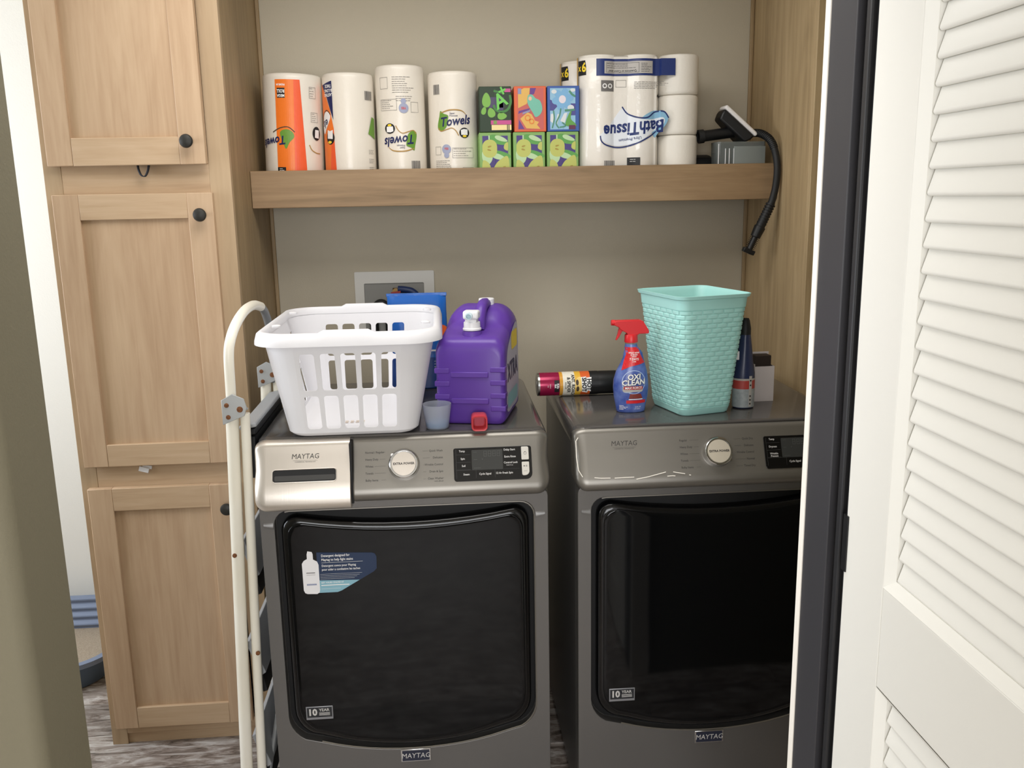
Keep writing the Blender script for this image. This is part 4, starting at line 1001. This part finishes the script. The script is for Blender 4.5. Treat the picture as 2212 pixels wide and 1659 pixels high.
# blue bag ---------------------------------------------------------------------------
M_BAG = mat('blue_foil_bag', '1f62b8', .26, bump=(26, .9)); M_BAGD = mat('deep_blue_foil', '123f86', .3, bump=(26, .6))
bg_ = thing('pouch_bag', 'blue printed foil bag standing between the basket and the purple jug', 'bag', (-.0755, 2.588, HT))
b = MB(); R = []; rnd = random.Random(4)
for k in range(14):
    z = .268 * k / 13; t = k / 13
    hw = .087 + .002 * math.sin(5 * t); hd = .034 * (1 - t) ** .7 + .004
    if k == 0: hw -= .004; hd -= .006
    ring = []
    for i in range(28):
        a = 2 * PI * i / 28; x = hw * math.copysign(abs(math.cos(a)) ** .45, math.cos(a)); y = hd * math.copysign(abs(math.sin(a)) ** .8, math.sin(a))
        ring.append((x, y + .0035 * math.sin(x * 90 + z * 50) * t * (1 if abs(y) > .001 else .5) + .012 * t, z))
    R.append(ring)
b.loft(R); b.build('bag_body', M_BAG, bg_, smooth=60)
MB().box(-.087, .087, .010, .014, .264, .274).build('top_seal', M_BAG, bg_, bevel=.001)
def bagmap(off): return lambda x, z: (x, -(.034 * (1 - min(z, .267) / .268) ** .7 + .004) * max(.2, 1 - (abs(x) / .087) ** 4) ** .45 + .012 * z / .268 - .0045 - off, z)
decal('flame_print', mat('flame_orange', 'e2632e', .35), bg_, bagmap(.0008), sliced(poly_geo(ellipse(.034, .036, 24, .035, .205)), .006), sliced(poly_geo(ellipse(.020, .018, 20, .068, .165)), .006))
decal('flame_core', mat('flame_yellow', 'f0b24a', .35), bg_, bagmap(.0016), sliced(poly_geo(ellipse(.016, .012, 20, .040, .188)), .006))
decal('navy_print', M_BAGD, bg_, bagmap(.0006), sliced(rect(-.078, .078, .004, .090), .006))
decal('white_print', M_WHITE_INK, bg_, bagmap(.0012), sliced(rect(.038, .076, .108, .113), .006), sliced(fine_print(.045, .080, .03, 3, .008), .006), sliced(text_geo('4', .016, .02, 0, 'CENTER', 1, at=(.062, .040)), .006))

# purple detergent jug ------------------------------------------------------------------
M_PURP = mat('purple_jug_plastic', '5a3796', .36, bump=(60, .06), sss=0.)
jg = thing('detergent_jug', 'purple detergent jug with a white press tap on the washing machine', 'jug', (.0585, 2.112, HT), rz=math.radians(-13.5))
b = MB(); R = []
prof = [(.000, .010, .178, .074), (.003, .003, .194, .081), (.010, .000, .202, .0845), (.022, .0, .207, .0858), (.040, .0, .211, .0860), (.070, .0, .216, .0860), (.095, .0, .224, .0850), (.112, .0, .236, .0850), (.128, .0, .252, .0850), (.150, .0, .262, .0850), (.185, .0, .266, .0850), (.215, .0, .262, .0845), (.232, .002, .250, .082), (.238, .010, .235, .074)]
for v, zb, zt, hw in prof:
    ring = []
    for x, z in rrect(2 * hw, zt - zb, (.018, .046 if v > .1 else .026, .046 if v > .1 else .026, .018), 7, 0, (zt + zb) / 2):
        crown = .012 * (1 - (x / hw) ** 2) if z > zt * .7 else 0
        ring.append((x, v, z + crown))
    R.append(ring)
b.loft(R); fix_normals(b.build('jug_body', M_PURP, jg, smooth=60))
# handle bridge from the shoulder to the rear hump
b = MB(); b.tube(smooth_pts([(.012, .075, .222), (.012, .088, .252), (.012, .108, .272), (.012, .140, .278), (.012, .170, .276)], 5), .0145, 14); b.build('handle', M_PURP, jg, smooth=60)
for z in (.052, .117):                                   # raised bands and corner wraps on the front
    MB().box(-.046, .046, -.0035, .004, z, z + .014).build('front_band', M_PURP, jg, bevel=.002)
for sx in (-1, 1):
    for z in (.030, .062, .094, .126):
        MB().box(min(sx * .050, sx * .0872), max(sx * .050, sx * .0872), -.0014, .030, z + (.004 if sx > 0 else 0), z + .013 + (.004 if sx > 0 else 0)).build('corner_wrap', M_PURP, jg, bevel=.002)
b = MB(); b.lathe([(.026, .205), (.024, .220), (.021, .226)], 24, (.0, .045, 0)); b.build('neck', M_PURP, jg)
tp_ = MB(); tp_.lathe([(.0225, .227), (.0228, .231), (.0205, .233), (.0200, .246), (.017, .248)], 28, (0, .045, 0)); tpo = tp_.build('press_tap', M_WHITEP, jg)
MB().box(-.0145, .0145, .030, .056, .247, .254).build('tap_neck', M_WHITEP, tpo, bevel=.002)
MB().box(-.019, .019, .026, .058, .254, .275).build('tap_head', M_WHITEP, tpo, bevel=.005, seg=3)
b = MB(); b.lathe_dir([(.0085, 0), (.0085, .010), (.006, .0105), (.006, .003)], (-.002, .026, .264), (0, -1, -.1), 18, True); b.build('spout', mat('pale_tap_blue', 'c6dbe2', .3), tpo)
b = MB(); b.lathe([(.0185, .262), (.0185, .270), (.0170, .272)], 24, (.012, .178, 0)); b.build('vent_neck', M_PURP, jg)
b = MB(); b.lathe([(.0200, .272), (.0200, .287), (.0185, .289), (.001, .2895)], 28, (.012, .178, 0)); b.build('vent_cap', M_WHITEP, jg)
SM = lambda y, z: (.0862, y, z)
decal('side_label', mat('label_lilac', 'b9b4c8', .4), jg, SM, poly_geo(smooth_pts([(.030, .030), (.110, .022), (.205, .030), (.215, .12), (.205, .215), (.150, .225), (.045, .175), (.028, .10)], 5, True)))
SM2 = lambda y, z: (.0866, y, z)
decal('label_sun', M_YEL, jg, SM2, poly_geo(rrect(.09, .045, .01, 4, .150, .190)))
decal('label_teal', mat('label_teal', '8fbcc4', .4), jg, SM2, poly_geo(rrect(.15, .035, .01, 4, .115, .050)))
decal('label_print', M_NAVY, jg, lambda y, z: (.0870, y, z), text_geo('XTRA', .062, .03, 0, 'CENTER', .95, at=(.118, .118)))

# measuring cup and cap -------------------------------------------------------------------
M_FROST = mat('frosted_blue_plastic', 'd5dae4', .30, trans=.6, ior=1.15, alpha=.62)
mc = thing('measuring_cup', 'frosted clear plastic measuring cup in front of the purple jug', 'cup', (-.0225, 2.094, HT))
b = MB(); b.lathe([(.0250, 0), (.0272, .003), (.0345, .0585), (.0345, .060), (.0330, .060), (.0262, .004), (.001, .0035)], 36); b.build('cup_wall', M_FROST, mc)
b = MB(); b.lathe([(.0260, .0038), (.0282, .016), (.001, .0162)], 30); b.build('blue_residue', mat('pale_blue_liquid', '8fb4dc', .2, alpha=.7), mc)
M_PINK = mat('translucent_red_cap', 'e8565c', .25, trans=.35, ior=1.25, alpha=.9)
rcp = thing('dosing_cap', 'small translucent red dosing cap lying on its side', 'cap', (.0770, 2.060, HT + .0005))
b = MB(); R = []
for k, y in ((.92, .020), (1, .017), (1, -.016), (.94, -.020), (.80, -.0195), (.74, .012)): R.append([(x * k, y, .0195 + z * k) for x, z in rrect(.0385, .0385, .010, 5)])
b.loft(R); fix_normals(b.build('cap_body', M_PINK, rcp, smooth=50))
b = MB(); b.prism(rrect(.024, .024, .005, 4, 0, .0195), lambda x, z, d: (x, d, z), .0100, .0118); b.build('cap_floor', mat('deep_red_plastic', 'b2384c', .35), rcp)
o = tag(MB().obox((0, 0, .006), (.006, .001, 0), (0, .004, .001), (.001, 0, .0055)).build('paper_scrap', M_WHITEP, bevel=.001), 'tiny white scrap at the back corner of the washing machine', 'scrap'); o.location = (.205, 2.56, HT)

# aerosol can -----------------------------------------------------------------------------
ca = thing('aerosol_can', 'magenta and black insect spray can lying on the dryer', 'spray can', (.249, 2.400, HT + .0335), rz=math.radians(1.0))
rc_ = .0325
b = MB(); b.lathe([(.0300, .002), (.0325, .003), (.0325, .008)], 36, axis='x'); b.build('bottom_rim', M_CHROME, ca)
b = MB(); b.lathe([(.028, .0040), (.010, .0100), (.001, .0105)], 30, axis='x', cap=False); b.build('base_dome', M_CHROME, ca)
b = MB(); b.lathe([(rc_ - .0004, .004), (rc_, .008), (rc_, .168), (rc_ - .003, .174)], 36, axis='x'); b.build('can_body', mat('magenta_can', 'a01a48', .22, metal=.3), ca)
b = MB(); b.lathe([(.0318, .1685), (.0320, .172), (.0318, .222), (.0295, .232), (.002, .234)], 36, axis='x'); b.build('spray_cap', M_BLACK, ca)
def canmap(off): return lambda u, w: (u, -(rc_ + off) * math.cos(w / rc_), (rc_ + off) * math.sin(w / rc_))
def cansl(g):   # bend along the second axis
    q = sliced(([(y, x) for x, y in g[0]], g[1]), .005); return [(y, x) for x, y in q[0]], q[1]
Wc = .052
for nm, m_, a_, c_ in (('amber_band', mat('can_amber', 'd69a35', .3), .062, .071), ('white_band', mat('can_cream', 'e8e2d2', .3), .071, .104), ('yellow_band', mat('can_yellow', 'e2b23c', .3), .104, .120), ('orange_band', mat('can_orange', 'd9622c', .3), .120, .146), ('black_band', M_BLACK, .146, .1700)):
    decal(nm, m_, ca, canmap(.0004), cansl(rect(a_, c_, -Wc, Wc)))
decal('glow', mat('can_glow', 'f2cf7a', .3), ca, canmap(.0007), cansl(poly_geo(ellipse(.014, .022, 24, .118, .002))))
tv = lambda s, sz, u, w, bold=.02: cansl(text_geo(s, sz, bold, 0, 'CENTER', .9, at=(u, w), rot=-PI / 2))
decal('black_print', M_INK, ca, canmap(.0010), tv('ANT, ROACH', .0125, .0985, -.002, .03), tv('& SPIDER', .0125, .0865, .001, .03), tv('KILLER', .007, .078, .0, .01), cansl(rect(.047, .060, -.018, .016)))
decal('roach_print', M_BROWN, ca, canmap(.0011), cansl(poly_geo(ellipse(.004, .008, 16, .1100, .008))), cansl(poly_geo(ellipse(.004, .008, 16, .1115, -.010))))
decal('name_edge', M_WHITE_INK, ca, canmap(.0010), cansl(poly_geo([(.121, .022), (.136, .024), (.134, .020), (.150, .022), (.148, -.020), (.140, -.016), (.138, -.024), (.124, -.020)])))
decal('name_print', M_INK, ca, canmap(.0014), tv('HOT', .0165, .1425, .001, .045), tv('SHOT', .0165, .1290, .001, .045))
decal('tile_print', M_WHITE_INK, ca, canmap(.0014), tv('Kills', .009, .0565, 0, .03), tv('fast', .008, .0500, 0, .03), tv('indoor', .005, .036, 0, 0), tv('use', .005, .030, 0, 0))

# spray bottle ---------------------------------------------------------------------------
M_RED = mat('red_trigger_plastic', 'd3262c', .35)
M_BLUEB = mat('stain_bottle_blue', '3a4f9c', .25, vary=(30, '7f93cc', .55))
sp = thing('spray_bottle', 'blue stain remover spray bottle with a red trigger on the dryer', 'spray bottle', (.4695, 2.192, HT))
b = MB(); R = []
bp_ = [(.000, .034, .020, 0), (.003, .0370, .0235, 0), (.012, .0380, .0245, 0), (.040, .0435, .026, 0), (.065, .0455, .0265, .0), (.085, .0440, .026, 0), (.105, .0395, .0245, .0015), (.125, .0315, .0225, .004), (.140, .0260, .0205, .0055), (.152, .0240, .019, .005), (.160, .0195, .0175, .003), (.168, .0165, .0160, 0), (.175, .0150, .0150, 0)]
for z, hw, hd, ox in bp_: R.append([(ox + x, y, z) for x, y in ellipse(hw, hd, 36)])
b.loft(R); b.build('bottle', M_BLUEB, sp, smooth=60)
def btl(z):
    for (a, q) in zip(bp_, bp_[1:]):
        if a[0] <= z <= q[0]:
            t = (z - a[0]) / (q[0] - a[0]); return [a[i] + (q[i] - a[i]) * t for i in (1, 2, 3)]
    return bp_[-1][1:]
def btmap(off):
    def f(x, z):
        hw, hd, ox = btl(max(0, min(z, .174))); u = max(-.985, min(.985, (x - ox) / hw)); return (x, -hd * math.sqrt(1 - u * u) - off, z)
    return f
def SL(g):      # slice both ways for the curved bottle
    q = sliced(g, .005); q = sliced(([(y, x) for x, y in q[0]], q[1]), .008); return [(y, x) for x, y in q[0]], q[1]
red_top = [(-.0200 + .004, .168), (.0150, .168), (.020, .150), (.0290, .134), (.0330, .128), (-.006, .120), (-.0275, .110), (-.0215, .130), (-.0150, .150)]
decal('red_label', M_RED, sp, btmap(.0007), SL(poly_geo(red_top)))
decal('red_label_print', M_WHITE_INK, sp, btmap(.0012), *[SL(text_geo(s, sz, .02, 0, 'CENTER', .9, at=(.004, z))) for s, sz, z in (('SPRAY NOW', .0052, .154), ('& WASH', .0052, .149), ('WITHIN', .0036, .1445), ('7 DAYS', .0080, .138), ('LATER', .0036, .132))])
decal('burst', mat('pale_blue_burst', 'a9bbe0', .35), sp, btmap(.0005), SL(ring_geo(.0285, .0305, 36, .003, .080)), SL(poly_geo(ellipse(.020, .006, 20, -.004, .060, .2))))
decal('name_shadow', M_INK, sp, btmap(.0008), SL(text_geo('OXI', .0190, .07, .1, 'CENTER', 1., at=(.0035, .0925), rot=.04)), SL(text_geo('CLEAN', .0190, .07, .1, 'CENTER', 1., at=(.0025, .0785), rot=.05)))
decal('name_print', M_WHITE_INK, sp, btmap(.0014), SL(text_geo('OXI', .0190, .03, .1, 'CENTER', 1., at=(.0030, .0930), rot=.04)), SL(text_geo('CLEAN', .0190, .03, .1, 'CENTER', 1., at=(.0020, .0790), rot=.05)))
decal('force_edge', M_PALEPRINT, sp, btmap(.0008), SL(poly_geo(rrect(.052, .0150, .005, 4, .0005, .0625))))
decal('force_bar', mat('force_red', 'b03034', .35), sp, btmap(.0011), SL(poly_geo(rrect(.049, .0085, .003, 4, .0015, .0655))))
decal('force_print', M_WHITE_INK, sp, btmap(.0015), SL(text_geo('MAX FORCE', .0078, .015, .15, 'CENTER', 1., at=(.0015, .0655), rot=.03)))
decal('carpet_patch', mat('brick_red', '8e2f2a', .5, vary=(400, '5e3a2c', .7)), sp, btmap(.0009), SL(poly_geo([(-.010, .038), (.026, .038), (.021, .050), (-.007, .050)])))
decal('white_stripe', M_WHITE_INK, sp, btmap(.0009), SL(rect(-.010, .026, .0350, .0372)), SL(fine_print(-.032, .020, .022, 4, .0032)), SL(text_geo('16 FL OZ', .0040, .01, 0, 'CENTER', 1., at=(.014, .016))), SL(text_geo('1 PT 473mL', .0034, .01, 0, 'CENTER', 1., at=(.012, .011))))
decal('red_strip', M_RED, sp, btmap(.0009), SL(rect(-.016, .034, .0255, .0335)))
b = MB(); b.lathe([(.0150, .174), (.0150, .180)], 24); b.build('neck_ring', mat('clear_neck', 'b9b2aa', .2, trans=.5), sp)
b = MB(); b.lathe([(.0170, .179), (.0172, .1815), (.0165, .196), (.0150, .199)], 26); cpo = b.build('trigger_collar', M_RED, sp)
side = [(-.0455, .2315), (-.0400, .2345), (.022, .2350), (.0285, .2320), (.0425, .2100), (.0440, .2035), (.0415, .2005), (.0175, .2005), (.0160, .1975), (-.010, .1975), (-.0135, .2035), (-.0215, .2075), (-.0300, .2130), (-.0330, .2180), (-.0440, .2230)]
b = MB(); b.prism(side, lambda x, z, d: (x, d, z), -.0115, .0115); fix_normals(b.build('trigger_head', M_RED, sp, smooth=30, bevel=.003, seg=3))
b = MB(); b.lathe_dir([(.0075, 0), (.0070, .008), (.0030, .0085)], (-.0430, 0, .2290), (-1, 0, .05), 16); b.build('spray_tip', M_RED, sp)
trg = [(-.0300, .2160), (-.0325, .2100), (-.0345, .2000), (-.0385, .1880), (-.0400, .1850), (-.0370, .1855), (-.0310, .1930), (-.0255, .2040), (-.0215, .2095)]
b = MB(); b.prism(trg, lambda x, z, d: (x, d, z), -.0060, .0060); fix_normals(b.build('trigger', M_RED, sp, smooth=30, bevel=.0015))

# teal woven-look basket --------------------------------------------------------------------
M_TEAL = mat('teal_plastic', 'a9ddd7', .42, spec=.4)
M_TEALW = mat('teal_plastic_weave', 'ade1db', .40, spec=.4)
tb = thing('waste_basket', 'teal woven-look plastic waste basket on the dryer', 'basket', (.6285, 2.206, HT), rz=math.radians(15))
tH = .302; b0 = (.070, .083); b1 = (.0965, .1130)
def tring(z, off=0., rr=.024):
    t = z / tH; return [(x, y, z) for x, y in rrect(2 * (b0[0] + (b1[0] - b0[0]) * t + off), 2 * (b0[1] + (b1[1] - b0[1]) * t + off), rr + .004 * t, 6)]
b = MB(); b.loft([tring(0, -.005, .020), tring(.003, -.001), tring(.018, .0012), tring(.0185, 0), tring(.268, 0), tring(.2685, .0022), tring(.292, .0022), tring(.2945, .0062), tring(tH, .0075), tring(tH + .0005, .0050), tring(.292, -.0005), tring(.008, -.0030)])
b.build('wall', M_TEAL, tb, smooth=40)
# woven relief: rows of short raised strips, offset like brickwork, on all four faces and round the corners
b = MB(); rows = 21; ph_ = (.268 - .020) / rows
def wall_pt(z, s, off):
    """point at arc position s (0..4) on the wall outline at height z"""
    t = z / tH; hx = b0[0] + (b1[0] - b0[0]) * t; hy = b0[1] + (b1[1] - b0[1]) * t; r = .024 + .004 * t
    per = [2 * (hx - r), PI / 2 * r, 2 * (hy - r), PI / 2 * r]; tot = 2 * sum(per); d = (s % 1.) * tot
    corners = ((-(hx - r), -hy, 1, 0), )
    segs = [((-(hx - r), -hy), (1, 0), per[0], None), ((hx - r, -(hy - r)), None, per[1], -PI / 2), ((hx, -(hy - r)), (0, 1), per[2], None), ((hx - r, hy - r), None, per[3], 0),
            ((hx - r, hy), (-1, 0), per[0], None), ((-(hx - r), hy - r), None, per[1], PI / 2), ((-hx, hy - r), (0, -1), per[2], None), ((-(hx - r), -(hy - r)), None, per[3], PI)]
    for o_, dr_, ln, a0 in segs:
        if d <= ln:
            if dr_: 
                n_ = (dr_[1], -dr_[0]); return (o_[0] + dr_[0] * d + n_[0] * off, o_[1] + dr_[1] * d + n_[1] * off, z)
            a = a0 + d / r; return (o_[0] + (r + off) * math.cos(a), o_[1] + (r + off) * math.sin(a), z)
        d -= ln
    return (o_[0], o_[1], z)
NB = 26
for k in range(rows):
    z0 = .0205 + k * ph_; z1 = z0 + ph_ * .86
    for j in range(NB):
        s0 = (j + .5 * (k % 2)) / NB + .0012; s1 = s0 + .86 / NB
        ns = 4; zi0, zi1 = z0 + ph_ * .14, z1 - ph_ * .14; R = []
        for i in range(ns + 1):
            s = s0 + (s1 - s0) * i / ns; h = .0020 if 0 < i < ns else .0012
            R.append([wall_pt(z0, s, 0.0002), wall_pt(zi0, s, h), wall_pt(zi1, s, h), wall_pt(z1, s, 0.0002)])
        b.loft(R, True, True, closed=False)
o = b.build('woven_relief', M_TEALW, tb, smooth=30); o['kind'] = 'stuff'

# dark bottle and open carton behind ----------------------------------------------------------
M_NVB = mat('navy_bottle', '2c3556', .3)
db = thing('cleaner_bottle', 'navy bottle with a red and grey label right of the teal basket', 'bottle', (.763, 2.190, HT))
b = MB(); R = []
for z, hw, hd in ((0, .024, .020), (.003, .0275, .0235), (.075, .0280, .024), (.092, .0275, .0235), (.120, .0225, .021), (.160, .0175, .018), (.190, .0135, .0145)): R.append([(x, y, z) for x, y in ellipse(hw, hd, 30)])
b.loft(R); b.build('bottle', M_NVB, db, smooth=60)
b = MB(); b.lathe([(.0138, .188), (.0138, .205), (.0100, .226), (.0075, .231), (.001, .232)], 24); b.build('cap', M_RUB, db)
def band(z0, z1, off):
    R = []
    for z in (z0, z1): R.append([(x, y, z) for x, y in ellipse(.0278 + off, .0238 + off, 30)])
    return MB().loft(R, False, False)
band(.004, .052, .0006).build('grey_label', mat('label_pale_grey', 'aab0b2', .4, vary=(90, '868e94', .6)), db, smooth=60)
band(.052, .074, .0007).build('red_label', mat('label_red', 'b2443e', .4), db, smooth=60)
band(.074, .079, .0007).build('pale_stripe', M_PALEPRINT, db, smooth=60)
BM = lambda x, z: (x, -.0240 * math.sqrt(max(.02, 1 - (x / .0285) ** 2)) - .0012, z)
decal('label_print', M_PALEPRINT, db, BM, sliced(rect(.006, .014, .006, .086), .003))
decal('label_marks', M_INK, db, lambda x, z: (BM(x, z)[0], BM(x, z)[1] - .0004, z), *[sliced(rect(.008, .012, z, z + .004), .003) for z in (.012, .022, .032, .060, .072)])
MB().box(-.034, -.020, -.020, -.016, .128, .150).build('hang_tag', M_WHITEP, db, bevel=.001)
wc = thing('open_carton', 'small open white carton with a brown pack inside, by the tall cabinet', 'carton', (.838, 2.268, HT), rz=math.radians(2))
for a in ((-.028, .026, -.022, -.0208, 0, .094), (-.028, .026, .0208, .022, 0, .126), (-.028, -.0268, -.0208, .0208, 0, .100), (.0248, .026, -.0208, .0208, 0, .094), (-.0268, .0248, -.0208, .0208, 0, .0012)):
    MB().box(*a).build('panel', mat('white_card', 'd8d0d0', .7), wc)
MB().box(-.025, .019, -.016, .016, .0015, .122).build('brown_pack', mat('brown_pack', '2c211b', .6), wc, bevel=.002)

# ================================================================== WASHER SUPPLY BOX IN THE WALL
ob = thing('washer_outlet_box', 'recessed white washing machine outlet box with valves in the back wall', 'outlet box', (-.157, YB, 1.10))
g = plate_geo(.008, rrect(.262, .245, .004, 3, 0, .1225), rrect(.197, .185, .004, 3, -.002, .1135))
b = MB(); b.add([(x, -.004 - z, y) for x, y, z in g[0]], g[1]); fix_normals(b.build('frame', mat('white_box_plastic', 'd8d6d0', .45), ob, bevel=.0015))
M_BOXIN = mat('white_box_inner', 'bdbbb5', .5)
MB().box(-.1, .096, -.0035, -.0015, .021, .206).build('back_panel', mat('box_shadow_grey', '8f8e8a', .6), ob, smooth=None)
b = MB(); b.tube([(.004, -.010, .130), (.004, -.010, .190)], .011, 12); b.lathe_dir([(.012, 0), (.012, .012)], (.004, -.014, .178), (0, -1, 0), 14); b.build('brass_valve', mat('brass', '8a6f44', .35, metal=.8), ob)
b = MB(); b.obox((.004, -.030, .176), (.016, 0, .002), (0, .003, 0), (0, 0, .004)); b.build('valve_handle', mat('red_valve', '9a3a34', .5), ob, bevel=.001)
b = MB(); b.tube(smooth_pts([(.012, -.016, .186), (.035, -.020, .184), (.060, -.022, .176), (.075, -.024, .150), (.075, -.024, .06)], 5), .0115, 12); b.build('blue_hose', mat('blue_supply_hose', '1b2f5c', .4), ob, smooth=60)
b = MB(); b.tube(smooth_pts([(-.072, -.016, .04), (-.070, -.022, .112), (-.055, -.026, .138), (-.038, -.026, .138), (-.022, -.022, .112), (-.020, -.018, .04)], 5), .0150, 12); b.build('drain_hose', M_RUB, ob, smooth=60)
b = MB(); b.tube(smooth_pts([(.030, -.016, .04), (.025, -.022, .09), (.010, -.026, .12), (-.004, -.02, .13)], 5), .009, 10); b.build('dark_hose', M_RUB, ob, smooth=60)

# ================================================================== STEP LADDER
M_LW = mat('yellowed_white_enamel', 'eae6da', .3, vary=(5, 'd8cfb4', .35)); M_LG = mat('grey_bracket', 'a9abab', .4, metal=.3); M_TREAD = mat('grey_tread', '9a9c9e', .45)
ld = thing('step_ladder', 'folded white step ladder with grey treads beside the washing machine', 'ladder', (-.512, 2.10, 0))
def L3(x, y, z): return (x + .512, y - 2.10, z)
for yy, nm in ((2.05, 0), (2.46, 1)):
    b = MB(); b.tube([L3(-.5385, yy, .004), L3(-.494, yy, 1.10)], .0150, 16); b.build('front_rail', M_LW, ld, smooth=60)
    b = MB(); b.tube([L3(-.4995, yy, .004), L3(-.4645, yy, 1.10)], .0112, 16); b.build('rear_rail', M_LW, ld, smooth=60)
    if nm == 0:
        for xx, zz in ((-.515, .758), (-.4805, .502)):
            b = MB(); b.lathe_dir([(.0055, 0), (.0050, .003), (.001, .004)], L3(xx + .003, yy - .0148 + (.003 if zz < .6 else 0), zz), (0, -1, 0), 12); b.build('rivet', M_RUST, ld)
    br = [(-.512, 1.078), (-.462, 1.098), (-.4555, 1.118), (-.461, 1.138), (-.486, 1.150), (-.512, 1.136)]
    b = MB(); b.prism([(x + .512, z) for x, z in br], lambda x, z, d: (x, d, z), yy - 2.10 - .0185, yy - 2.10 - .0155); b.build('bracket', M_LG, ld, bevel=.001)
    for xx, zz, rr in ((-.5005, 1.124, .0055), (-.4985, 1.096, .0055), (-.4715, 1.1135, .0072)):
        b = MB(); b.lathe_dir([(rr, 0), (rr * .9, .0025), (.001, .0035)], L3(xx, yy - .0185, zz), (0, -1, 0), 14); b.build('rivet', M_RUST, ld)
P = smooth_pts([(-.494, 2.05, 1.09), (-.4925, 2.05, 1.16), (-.4905, 2.05, 1.235), (-.4860, 2.062, 1.272), (-.4790, 2.10, 1.303), (-.4730, 2.17, 1.3235), (-.4700, 2.26, 1.3260), (-.4690, 2.34, 1.3130)], 6)
b = MB(); b.tube([L3(*p) for p in P], .0118, 16); b.build('handle_loop', M_LW, ld, smooth=60)
b = MB(); b.tube([L3(*p) for p in smooth_pts([(-.4690, 2.335, 1.314), (-.4690, 2.39, 1.292), (-.4690, 2.44, 1.23), (-.4690, 2.46, 1.09)], 6)], .0105, 14); b.build('handle_grip', mat('grey_handle_sleeve', '77797a', .4), ld, smooth=60)
b = MB(); b.obox(L3(-.4735, 2.052, 1.118), (.0155, 0, -.009), (0, .004, 0), (.001, 0, .0015)); b.build('stop_clip', M_LG, ld)
# folded treads stand steeply between the rails, only their edges showing
for k, z in enumerate((1.030, .735, .475, .220)):
    if k == 0:
        b = MB(); b.obox(L3(-.466, 2.262, 1.062), (.020, 0, .004), (0, .19, 0), (-.001, 0, .005)); b.build('top_tread', M_TREAD, ld, bevel=.003)
        b = MB(); b.obox(L3(-.462, 2.262, 1.046), (.012, 0, .002), (0, .18, 0), (0, 0, .008)); b.build('tread_mat', M_RUB, ld, bevel=.003)
        b = MB(); b.obox(L3(-.459, 2.262, .985), (.006, 0, .0), (0, .185, 0), (0, 0, .050)); b.build('tread_back', M_RUB, ld)
    else:
        b = MB(); b.obox(L3(-.482 - k * .004, 2.255, z), (.006, 0, .004), (0, .19, 0), (-.016, 0, .045)); b.build('tread', M_TREAD, ld, bevel=.002)
        b = MB(); b.obox(L3(-.474 - k * .004, 2.255, z - .055), (.006, 0, .002), (0, .185, 0), (-.008, 0, .040)); b.build('tread_mat', M_RUB, ld, bevel=.002)
b = MB(); b.tube([L3(-.482, 2.05, .14), L3(-.470, 2.25, .30)], .006, 8); b.build('cross_brace', M_LG, ld)

# ================================================================== LITTER BOX (far left)
M_LIT = mat('slate_blue_plastic', '7f8ca6', .45); M_LITD = mat('slate_blue_plastic_outer', '55657a', .5)
lt = thing('litter_box', 'blue grey cat litter box with a ribbed high back behind the pantry', 'litter box', (-1.46, 2.965, 0))
b = MB()
def lring(k, z, hz=0.): return [(x * k, y * k, z + (.0 if y < .05 else hz * (y - .05) / .15)) for x, y in rrect(.60, .42, .15, 8)]
b.loft([lring(.86, 0), lring(.90, .004), lring(1.0, .100), lring(.965, .100), lring(.87, .012)]); b.build('pan', M_LITD, lt, smooth=50)
b = MB(); b.loft([lring(1.0, .088), lring(1.05, .090), lring(1.05, .106), lring(.985, .108), lring(.96, .100)], False, False); b.build('rim', M_LIT, lt, smooth=50)
b = MB(); b.loft([lring(.90, .020), lring(.945, .066)]); b.build('litter', mat('sand_litter', 'b5a693', .9, bump=(300, 1.), vary=(200, '9a8b78', .7)), lt)
b = MB(); R = []
for k in range(25):
    z = .06 + .115 * k / 24; d = .006 * math.sin(z * 2 * PI / .030)
    R.append([(x, .150 + d + .02 * k / 24, z) for x in (-.30, .32)] + [(x, .180 + .02 * k / 24, z) for x in (.32, -.30)])
b.loft(R); b.build('ribbed_back', M_LIT, lt, smooth=60)
